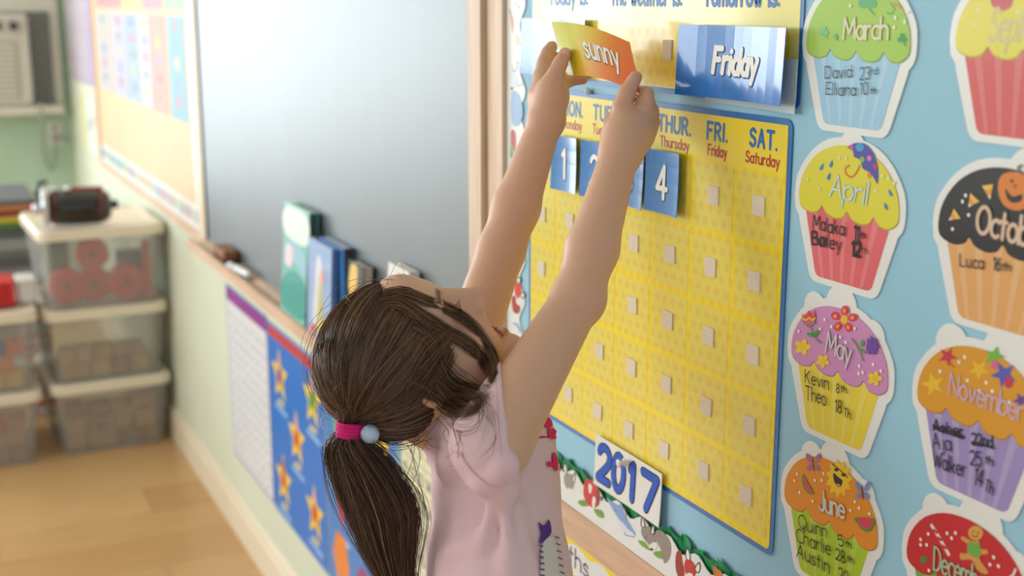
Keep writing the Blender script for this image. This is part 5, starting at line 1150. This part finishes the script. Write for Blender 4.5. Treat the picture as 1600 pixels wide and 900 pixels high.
def decal(name, P, mat, lift=.0020, n=10):
    """flat print on the shirt front: polygon in picture points laid on the cloth"""
    P = [np.array(p, float) for p in P]; c = sum(P)/len(P); v = []; f = []; k = len(P)
    rings = [0.0, .34, .67, 1.0]
    for r_ in rings[1:]:
        for p in P:
            g = c+(p-c)*r_; d = ray(g[0], g[1]); h = BS.ray_cast(Vector(CAM), Vector(nrm(d)))
            h = h if h[0] else BS.find_nearest(Vector(PD(g[0], g[1], 1.19))); v.append(np.array(h[0])+np.array(h[1])*lift)
    d = ray(c[0], c[1]); h = BS.ray_cast(Vector(CAM), Vector(nrm(d))); v.append(np.array(h[0])+np.array(h[1])*lift if h[0] else PD(c[0], c[1], 1.2)); ci = len(v)-1
    f = [(ci, j, (j+1) % k) for j in range(k)]; me_f = f
    for a in range(2):
        for j in range(k): me_f.append((a*k+j, (a+1)*k+j, (a+1)*k+(j+1) % k, a*k+(j+1) % k))
    return mesh(name, [np.asarray(x)-OR for x in v], me_f, mat, shirt)
m_hot = M('print_hot_pink', (232, 52, 106), .8, .1); m_pur = M('print_purple', (96, 62, 140), .8, .1); m_crm = M('print_cream', (222, 214, 208), .85, .1); m_gry = M('print_grey', (120, 110, 120), .85, .1)
decal('bow_print', ell(853, 661, 7, 9, -30), m_hot); decal('bow_print', ell(861, 678, 7, 9, -30), m_hot); decal('ribbon_print', ell(865, 722, 4, 15, -8), m_hot); decal('ribbon_print', ell(857, 726, 6, 4, 20), m_hot)
decal('tail_print', cat([(839, 816), (848, 822), (855, 812), (859, 832), (850, 844), (840, 850), (843, 834)], 3, True), m_pur); decal('animal_print', cat([(860, 838), (868, 856), (874, 890), (876, 925), (846, 925), (842, 880), (846, 850)], 3, True), m_crm)
for i in range(9):
    y = 852+9*i; decal('stitch_print', [(838+1.2*i*.5, y), (846+1.0*i*.5, y+2), (846+1.0*i*.5, y+4), (838+1.2*i*.5, y+2.5)], m_pur, .0026)
for i in range(7): y = 838+11*i; decal('stitch_print', [(864+1.6*i, y), (871+1.6*i, y+3), (870+1.6*i, y+5), (863+1.6*i, y+2)], m_gry, .0026)
# sleeve hem and armhole seam as stitched cords lying on the cloth
def cord(name, pts, r_, mat):
    P = []
    for x, y in pts:
        h = BS.ray_cast(Vector(CAM), Vector(nrm(ray(x, y))))
        if h[0]: P.append(np.array(h[0])+np.array(h[1])*r_*.3-OR)
    if len(P) > 2: MB().tube(cat(P, 3), r_, 6).build(name, mat, shirt, True)
m_seam = M('seam_pink', (232, 184, 200), .85, .15)
cord('armhole_seam', [(720, 706), (728, 722), (740, 738), (756, 752), (774, 760), (792, 752)], .0011, m_seam)
cord('sleeve_stitching', [(775, 592), (777, 625), (780, 665), (783, 705), (785, 735)], .0006, m_seam)
# leggings and shoes below the picture
m_leg = M('pink_leggings', (226, 120, 150), .8, .2, bump=.1, bscale=700); K = Fld()
K.eltube(WA-np.array([0, 0, .06]), PE, (.064, .098), (.070, .108), TL_, .03)
for hp in (HIPR, HIPL):
    kn = hp+np.array([.0, 0, -(hp[2]-gz_)*.50])+.015*TF; an = np.array([hp[0], hp[1], gz_+.02])-.005*TF; K.cone(hp, kn, .066, .048, .02); K.cone(kn, an, .048, .036, .01)
Vk, Fk = surface(K, (-.52, .82, .02), (-.08, 1.40, .92), .006); child('leggings', Vk, Fk, m_leg)
for hp in (HIPR, HIPL):
    an = np.array([hp[0], hp[1], gz_]); Q = Fld(); Q.eltube(an-.035*TF+np.array([0, 0, -.022]), an+.115*TF+np.array([0, 0, -.026]), (.026, .036), (.022, .034), TL_, .01); Q.cone(an+np.array([0, 0, .0]), an+np.array([0, 0, -.02]), .040, .036, .012); Q.add(lambda P: -P[..., 2]+.001, .002, 'i')
    Vq, Fq_ = surface(Q, an-np.array([.25, .25, .06]), an+np.array([.25, .25, .08]), .005); child('shoe', Vq, Fq_, M('shoe_pink', (206, 90, 130), .5))
# ---- hair
m_hair = attr_mat('hair', .34, .6)
HC_ = np.array([0, -.0065, .0165]); HRAD = np.array([.0735, .0815, .0765])
def hair_ok(l):
    """scalp region that carries hair (head-local)"""
    front = l[..., 1]-(.040+.72*l[..., 2]); return np.maximum(front, -.068-l[..., 2])
C_ = Fld(); C_.ell(HC_, HRAD*.985, .01); C_.add(lambda P: hair_ok(P), .008, 'i')
Wd = Fld(); Wd.add(lambda P: C_.ev(((P-HD)@HM)/HS)*HS)
Vc, Fc = surface(Wd, HD-.12, HD+.12, .003)
hcol = lambda n, rn: None
rng = np.random.default_rng(4)
cap = child('hair', Vc, Fc, m_hair, True, np.tile(LIN((62, 42, 30)), (len(Vc), 1))); cap['label'] = 'brown hair tied back in a low ponytail'
TIE = hloc(PD(547, 668, 1.203))                      # ponytail root, head-local
tie = hw(*TIE)
def strands(name, paths, rad, cols, parent):
    """paths (S, N, 3) world, rad (N,) profile x per strand; three-sided tapered tubes in one mesh"""
    P = np.asarray(paths); S_, N_, _ = P.shape; T_ = np.gradient(P, axis=1); T_ /= np.linalg.norm(T_, axis=2, keepdims=True)+1e-9
    up = np.cross(T_, np.array([.31, .52, .79])); up /= np.linalg.norm(up, axis=2, keepdims=True)+1e-9; sd = np.cross(T_, up)
    V_ = np.stack([P+rad[..., None]*(up*math.cos(a)+sd*math.sin(a)) for a in (0, 2.094, 4.189)], 2).reshape(-1, 3)
    i = np.arange(S_)[:, None, None]*N_*3; j = np.arange(N_-1)[None, :, None]*3; k = np.arange(3)[None, None, :]; k2 = (k+1) % 3
    F_ = np.stack([i+j+k, i+j+k2, i+j+3+k2, i+j+3+k], -1).reshape(-1, 4); C = np.repeat(cols, N_*3, axis=0)
    o = child(name, V_, F_, m_hair, True, C, parent); o['kind'] = 'stuff'; return o
def hair_cols(n, lo=(54, 37, 27), hi=(158, 118, 86), p=1.9):
    t = rng.random(n)[:, None]**p; return LIN(lo)*(1-t)+LIN(hi)*t
# strands combed from the hairline and the crown to the tie
def combed(n, seed):
    r_ = np.random.default_rng(seed); out = []
    d = r_.normal(size=(n*6, 3)); d /= np.linalg.norm(d, axis=1, keepdims=True); loc = HC_+d*HRAD; ok = hair_ok(loc) < -.0005
    d = d[ok]; loc = loc[ok]
    fr = hair_ok(loc) > -.020; far = (loc[:, 1] > -.05); keep = fr | (r_.random(len(d)) < .45); d = d[keep & far][:n]
    tt = (TIE-HC_)/HRAD; tt /= np.linalg.norm(tt); N_ = 22; s = np.linspace(0, 1, N_)
    om = np.arccos(np.clip(d@tt, -1, 1))[:, None]; a = np.sin((1-s)*om)/np.sin(om); b = np.sin(s*om)/np.sin(om); Q = a[..., None]*d[:, None]+b[..., None]*tt
    # clumps: low frequency sideways wander shared by neighbours, plus a little of its own
    ph = (d@np.array([31., 17., 23.])); sway = .020*np.sin(ph[:, None]*.9+5*s)*np.sin(math.pi*s)+r_.normal(size=(len(d), 1))*.014*np.sin(math.pi*s)
    ax_ = np.cross(d, tt); ax_ /= np.linalg.norm(ax_, axis=1, keepdims=True); Q = Q+sway[..., None]*ax_[:, None]; Q /= np.linalg.norm(Q, axis=2, keepdims=True)
    lift = 1.002+.030*r_.random((len(d), 1))*np.sin(math.pi*np.clip(s*1.05, 0, 1))+.012*np.sin(ph*1.7)[:, None]*np.sin(math.pi*s)-.02*(s > .97)
    L_ = HC_+Q*HRAD*lift[..., None]
    e = np.clip((s-.86)/.14, 0, 1)[None, :, None]; L_ = L_*(1-e)+(TIE+r_.normal(size=(len(d), 1, 3))*.0035)*e
    return HD+HS*(L_@HM.T)
pc_ = combed(8000, 2); n = len(pc_); N_ = pc_.shape[1]
prof = np.concatenate([np.linspace(.4, 1, 4), np.ones(N_-4)]); strands('combed_strands', pc_, rng.uniform(.00022, .00042, (n, 1))*prof, hair_cols(n), cap)
# loose locks over temple and cheek, given as picture points laid over the skin
def drape(pts, lift=.004, tdef=1.22):
    out = []
    for p in pts:
        x, y = p[:2]
        if len(p) > 2: out.append(PD(x, y, p[2])); continue
        d = nrm(ray(x, y)); h = BV.ray_cast(Vector(CAM), Vector(d)); h2 = BS.ray_cast(Vector(CAM), Vector(d)); best = min([hh[3] for hh in (h, h2) if hh[0]] or [None], key=lambda z: z if z else 9)
        out.append(CAM+d*(best-lift) if best else PD(x, y, tdef))
    return out
def lock(guides, n, spread, seed, rr0=.00026, taper=True, wav=.0012):
    r_ = np.random.default_rng(seed); G_ = []
    for g in guides:
        c_ = np.array(cat(drape(g), 8)); u = np.concatenate([[0], np.cumsum(np.linalg.norm(np.diff(c_, axis=0), axis=1))]); u /= u[-1]; s = np.linspace(0, 1, 26); G_.append(np.stack([np.interp(s, u, c_[:, k]) for k in range(3)], 1))
    s = np.linspace(0, 1, 26); out = []; rad = []
    for i in range(n):
        a, b = r_.integers(0, len(G_), 2); w = r_.random(); P = G_[a]*w+G_[b]*(1-w); off = r_.normal(size=3)*spread; off -= FW*max(0, off@FW)
        amp = wav*r_.normal(size=3); P = P+off*(.35+.65*np.sin(math.pi*np.clip(s*.8+.1, 0, 1)))[:, None]+amp*np.sin(s*r_.uniform(4, 9)+r_.random()*6)[:, None]
        out.append(P); rad.append(r_.uniform(.7, 1.3)*rr0*(np.clip(1.25-s, .25, 1) if taper else np.ones(26)))
    return np.array(out), np.array(rad)
LK = [([[(600, 456), (632, 452), (668, 466), (705, 478), (738, 500), (764, 535), (778, 565), (776, 582)], [(600, 466), (632, 460), (668, 474), (702, 488), (736, 510), (762, 545), (774, 575), (772, 588)]], 150, .0012, 1),
      ([[(596, 468), (628, 466), (665, 490), (700, 512), (735, 532), (758, 560), (770, 585), (768, 596)], [(596, 480), (625, 478), (660, 505), (696, 524), (730, 545), (755, 572), (766, 596)]], 150, .0012, 2),
      ([[(650, 500), (676, 520), (684, 545), (690, 570), (708, 595), (738, 608), (764, 602)], [(640, 520), (668, 540), (676, 565), (690, 592), (716, 612), (750, 618)]], 170, .0024, 3),
      ([[(640, 560), (670, 585), (690, 610), (712, 632), (735, 640), (752, 628)], [(630, 590), (665, 610), (700, 640), (722, 650), (742, 640)], [(660, 560), (690, 590), (720, 612), (745, 620), (765, 615)]], 260, .0038, 4),
      ([[(700, 560), (720, 580), (745, 600), (758, 622), (764, 650), (752, 690)], [(690, 590), (715, 615), (742, 625), (750, 650), (740, 668), (715, 672), (695, 655)], [(705, 600), (735, 612), (756, 630), (768, 660), (776, 645)]], 40, .003, 5),
      ([[(700, 530), (676, 560), (655, 590), (630, 630), (604, 668)], [(706, 556), (690, 584), (668, 608), (644, 640), (618, 672)], [(690, 520), (660, 545), (636, 580), (610, 620), (585, 655)]], 420, .0035, 6)]
allp = []; allr = []
for g, n_, sp, sd_ in LK:
    p, r_ = lock(g, n_, sp, sd_); allp.append(p); allr.append(r_)
wis = [[(640, 690), (660, 700), (675, 690), (690, 700)], [(690, 655), (700, 690), (725, 715)], [(560, 480), (545, 460), (538, 470)], [(600, 445), (620, 430), (642, 432)], [(640, 700, 1.2), (648, 720, 1.19), (652, 760, 1.2), (658, 790, 1.21), (654, 830, 1.22)], [(715, 650), (722, 690), (700, 720)], [(745, 625), (768, 665), (766, 695), (748, 715)]]
for k, g in enumerate(wis): p, r_ = lock([g], 5, .004, 40+k, .00030, True, .004); allp.append(p); allr.append(r_)
allp = np.concatenate(allp); allr = np.concatenate(allr); strands('loose_locks', allp, allr, hair_cols(len(allp), (52, 34, 24), (166, 122, 80), 1.6), cap)
# flyaways standing off the crown
r_ = np.random.default_rng(9); base = pc_[r_.integers(0, len(pc_), 160)]; s = np.linspace(0, 1, base.shape[1]); off = r_.normal(size=(160, 1, 3))*.006
cen = HD+HS*(HM@HC_); out = base+(base-cen)*(r_.uniform(.02, .09, (160, 1, 1))*np.sin(math.pi*s)[None, :, None])+off*np.sin(math.pi*s)[None, :, None]
strands('flyaway_strands', out, np.full((160, base.shape[1]), .00022), hair_cols(160, (80, 56, 40), (170, 130, 96)), cap)
# ponytail
tt0 = float((tie-CAM)@FW); tpx = (800+FPX*float((tie-CAM)@RT)/tt0, 450-FPX*float((tie-CAM)@UP)/tt0); print('tie px', tpx)
pts = [(547, 668, tt0, .0080), (545, 682, tt0, .0095), (549, 700, tt0+.004, .0190), (566, 730, tt0+.008, .0280), (586, 768, tt0+.010, .0335), (601, 808, tt0+.010, .0325), (609, 848, tt0+.010, .0270), (618, 892, tt0+.010, .0190), (632, 940, tt0+.010, .0130), (648, 990, tt0+.010, .0060)]
g = np.array(cat([tuple(PD(x, y, t))+(w,) for x, y, t, w in pts], 6)); gp = g[:, :3]; gw = g[:, 3]; R = []
for i in range(len(gp)):
    R.append([gp[i]+(RT*math.cos(a)*gw[i]*.86+FW*math.sin(a)*gw[i]*.55)-OR for a in np.linspace(0, 2*math.pi, 20, endpoint=False)])
mb = MB().loft(R); tail_core = npmesh('ponytail', np.array(mb.v), np.array([f_ for f_ in mb.f if len(f_) == 4]), m_hair, person, True, np.tile(LIN((56, 38, 27)), (len(mb.v), 1)))
r_ = np.random.default_rng(12); n = 2200; s = np.linspace(0, 1, len(gp)); a = r_.uniform(0, 2*math.pi, n); rr_ = np.sqrt(r_.uniform(.55, 1.0, n)); wv = r_.normal(size=(n, 3))*.0035
prog = .55*np.sin(a*3)[:, None]*s[None, :]
ang = a[:, None]+prog; rad_ = rr_[:, None]*(1+.10*np.sin(s[None, :]*6+a[:, None]*4)); P = gp[None]+(RT[None, None]*np.cos(ang)[..., None]*(gw[None]*rad_)[..., None]+FW[None, None]*np.sin(ang)[..., None]*(gw[None]*rad_*.66)[..., None])+wv[:, None]*np.sin(s[None, :]*r_.uniform(3, 8, (n, 1)))[..., None]
strands('ponytail_strands', P, r_.uniform(.00022, .00042, (n, 1))*np.clip(1.15-s, .3, 1)[None], hair_cols(n, (44, 29, 20), (138, 98, 66)), tail_core)
n = 60; a = r_.uniform(0, 2*math.pi, n); ang = a[:, None]+.3*np.sin(a)[:, None]*s; rad_ = 1.0+.45*r_.random((n, 1))*np.sin(math.pi*s); P = gp[None]+(RT[None, None]*np.cos(ang)[..., None]*(gw[None]*rad_)[..., None]+FW[None, None]*np.sin(ang)[..., None]*(gw[None]*rad_*.66)[..., None])
strands('ponytail_flyaways', P, np.full((n, len(gp)), .00024), hair_cols(n, (70, 48, 34), (160, 120, 84)), tail_core)
# hair elastic with its bead
m_el = M('elastic_pink', (226, 30, 130), .6, .3, bump=.4, bscale=900); td = nrm(gp[8]-gp[0]); e1 = nrm(np.cross(td, FW)); e2 = np.cross(td, e1); ela = None
for k in range(4):
    c0 = gp[0]+td*(.0034*k-.003); mb = MB(); mb.tube([c0+(e1*math.cos(x)*.0115+e2*math.sin(x)*.0115)-OR for x in np.linspace(0, 2*math.pi, 25)], .0024, 8, caps=False); mb.build('hair_elastic', m_el, person, True)
m_bead = M('bead_blue', (176, 204, 238), .10, .7, coat=1.0); bc = PD(578, 678, tt0-.008)-OR; mb = MB(); mb.lathe([(.0015, -.0055), (.005, -.005), (.0085, -.0025), (.0090, .0), (.0085, .0025), (.005, .005), (.0015, .0055)], (0, 0, 0), 'z', 20); Rm = np.stack([RT, UP, -FW], 1); mb.v = [tuple(bc+Rm@np.array(v_)*np.array([1, 1, 1])) for v_ in mb.v]; mb.build('hair_bead', m_bead, person, True)
# ================================================================== the sunny card in her hands
TLc, TRc, BRc, BLc = PX(862, 34, -.082), PX(984, 66, -.058), PX(1001, 146, -.066), PX(885, 118, -.088)
def grad_mat():
    m = bpy.data.materials.new('sunny_card_print'); m.use_nodes = True; nt = m.node_tree; b = nt.nodes['Principled BSDF']; tc = nt.nodes.new('ShaderNodeTexCoord'); sp = nt.nodes.new('ShaderNodeSeparateXYZ'); r = nt.nodes.new('ShaderNodeValToRGB'); mr = nt.nodes.new('ShaderNodeMapRange')
    nt.links.new(tc.outputs['Object'], sp.inputs[0]); nt.links.new(sp.outputs[0], mr.inputs[0]); mr.inputs[1].default_value = -.088; mr.inputs[2].default_value = .088; nt.links.new(mr.outputs[0], r.inputs[0]); nt.links.new(r.outputs[0], b.inputs['Base Color'])
    e = r.color_ramp.elements; e[0].position = .12; e[0].color = rgb(214, 208, 22); e[1].position = .75; e[1].color = rgb(232, 104, 40); x = e.new(.32); x.color = rgb(232, 184, 34); x = e.new(.5); x.color = rgb(236, 132, 44)
    b.inputs['Roughness'].default_value = .25; b.inputs['Coat Weight'].default_value = .5; b.inputs['Coat Roughness'].default_value = .1; return m
cx = nrm(((TRc-TLc)+(BRc-BLc))/2); cyv = ((TLc-BLc)+(TRc-BRc))/2; cyv = nrm(cyv-cx*(cyv@cx)); cz = np.cross(cx, cyv); org = (BLc+BRc)/2
T = thing('sunny_card', 'yellow to orange laminated card reading sunny held in both hands', 'card', org, None, Matrix([[cx[i], cyv[i], cz[i]] for i in range(3)]))
LQ = lambda p: np.array([(p-org)@cx, (p-org)@cyv, (p-org)@cz])
cl4 = [LQ(p) for p in (BLc, BRc, TRc, TLc)]
print('card', [c_.round(3) for c_ in cl4])
def cardpt(u, v):
    p = cl4[0]*(1-u)*(1-v)+cl4[1]*u*(1-v)+cl4[2]*u*v+cl4[3]*(1-u)*v; p = p.copy(); p[1] += .005*math.sin(math.pi*u)-(.0); p[2] += .006*math.sin(math.pi*u); return p
nu, nv = 16, 6; v = []; f = []
for s_ in (0, 1):
    for i in range(nu+1):
        for j in range(nv+1): v.append(cardpt(i/nu, j/nv)+np.array([0, 0, .0007*s_]))
K_ = (nu+1)*(nv+1); qi = lambda i, j, s_: s_*K_+i*(nv+1)+j
for i in range(nu):
    for j in range(nv): f.append((qi(i, j, 1), qi(i+1, j, 1), qi(i+1, j+1, 1), qi(i, j+1, 1))); f.append((qi(i, j, 0), qi(i, j+1, 0), qi(i+1, j+1, 0), qi(i+1, j, 0)))
    f.append((qi(i, 0, 0), qi(i+1, 0, 0), qi(i+1, 0, 1), qi(i, 0, 1))); f.append((qi(i, nv, 0), qi(i, nv, 1), qi(i+1, nv, 1), qi(i+1, nv, 0)))
for j in range(nv): f.append((qi(0, j, 0), qi(0, j, 1), qi(0, j+1, 1), qi(0, j+1, 0))); f.append((qi(nu, j, 0), qi(nu, j+1, 0), qi(nu, j+1, 1), qi(nu, j, 1)))
mesh('card', v, f, grad_mat(), T)
for nm, w_, z_, m_, dd in (('lettering_shadow', .0054, .0010, M('print_brown', (90, 50, 24), .4), .0008), ('lettering', .0044, .0013, m_white, 0)):
    mb = put(MB(), 'sunny', .070, .026, .031, w_, 0, width=.076, gap=1.7)
    mb.v = [tuple(cardpt((x-dd)/.178, (y-dd)/.072)+np.array([0, 0, z_])) for x, y, _ in mb.v]
    mb.build(nm, m_, T)
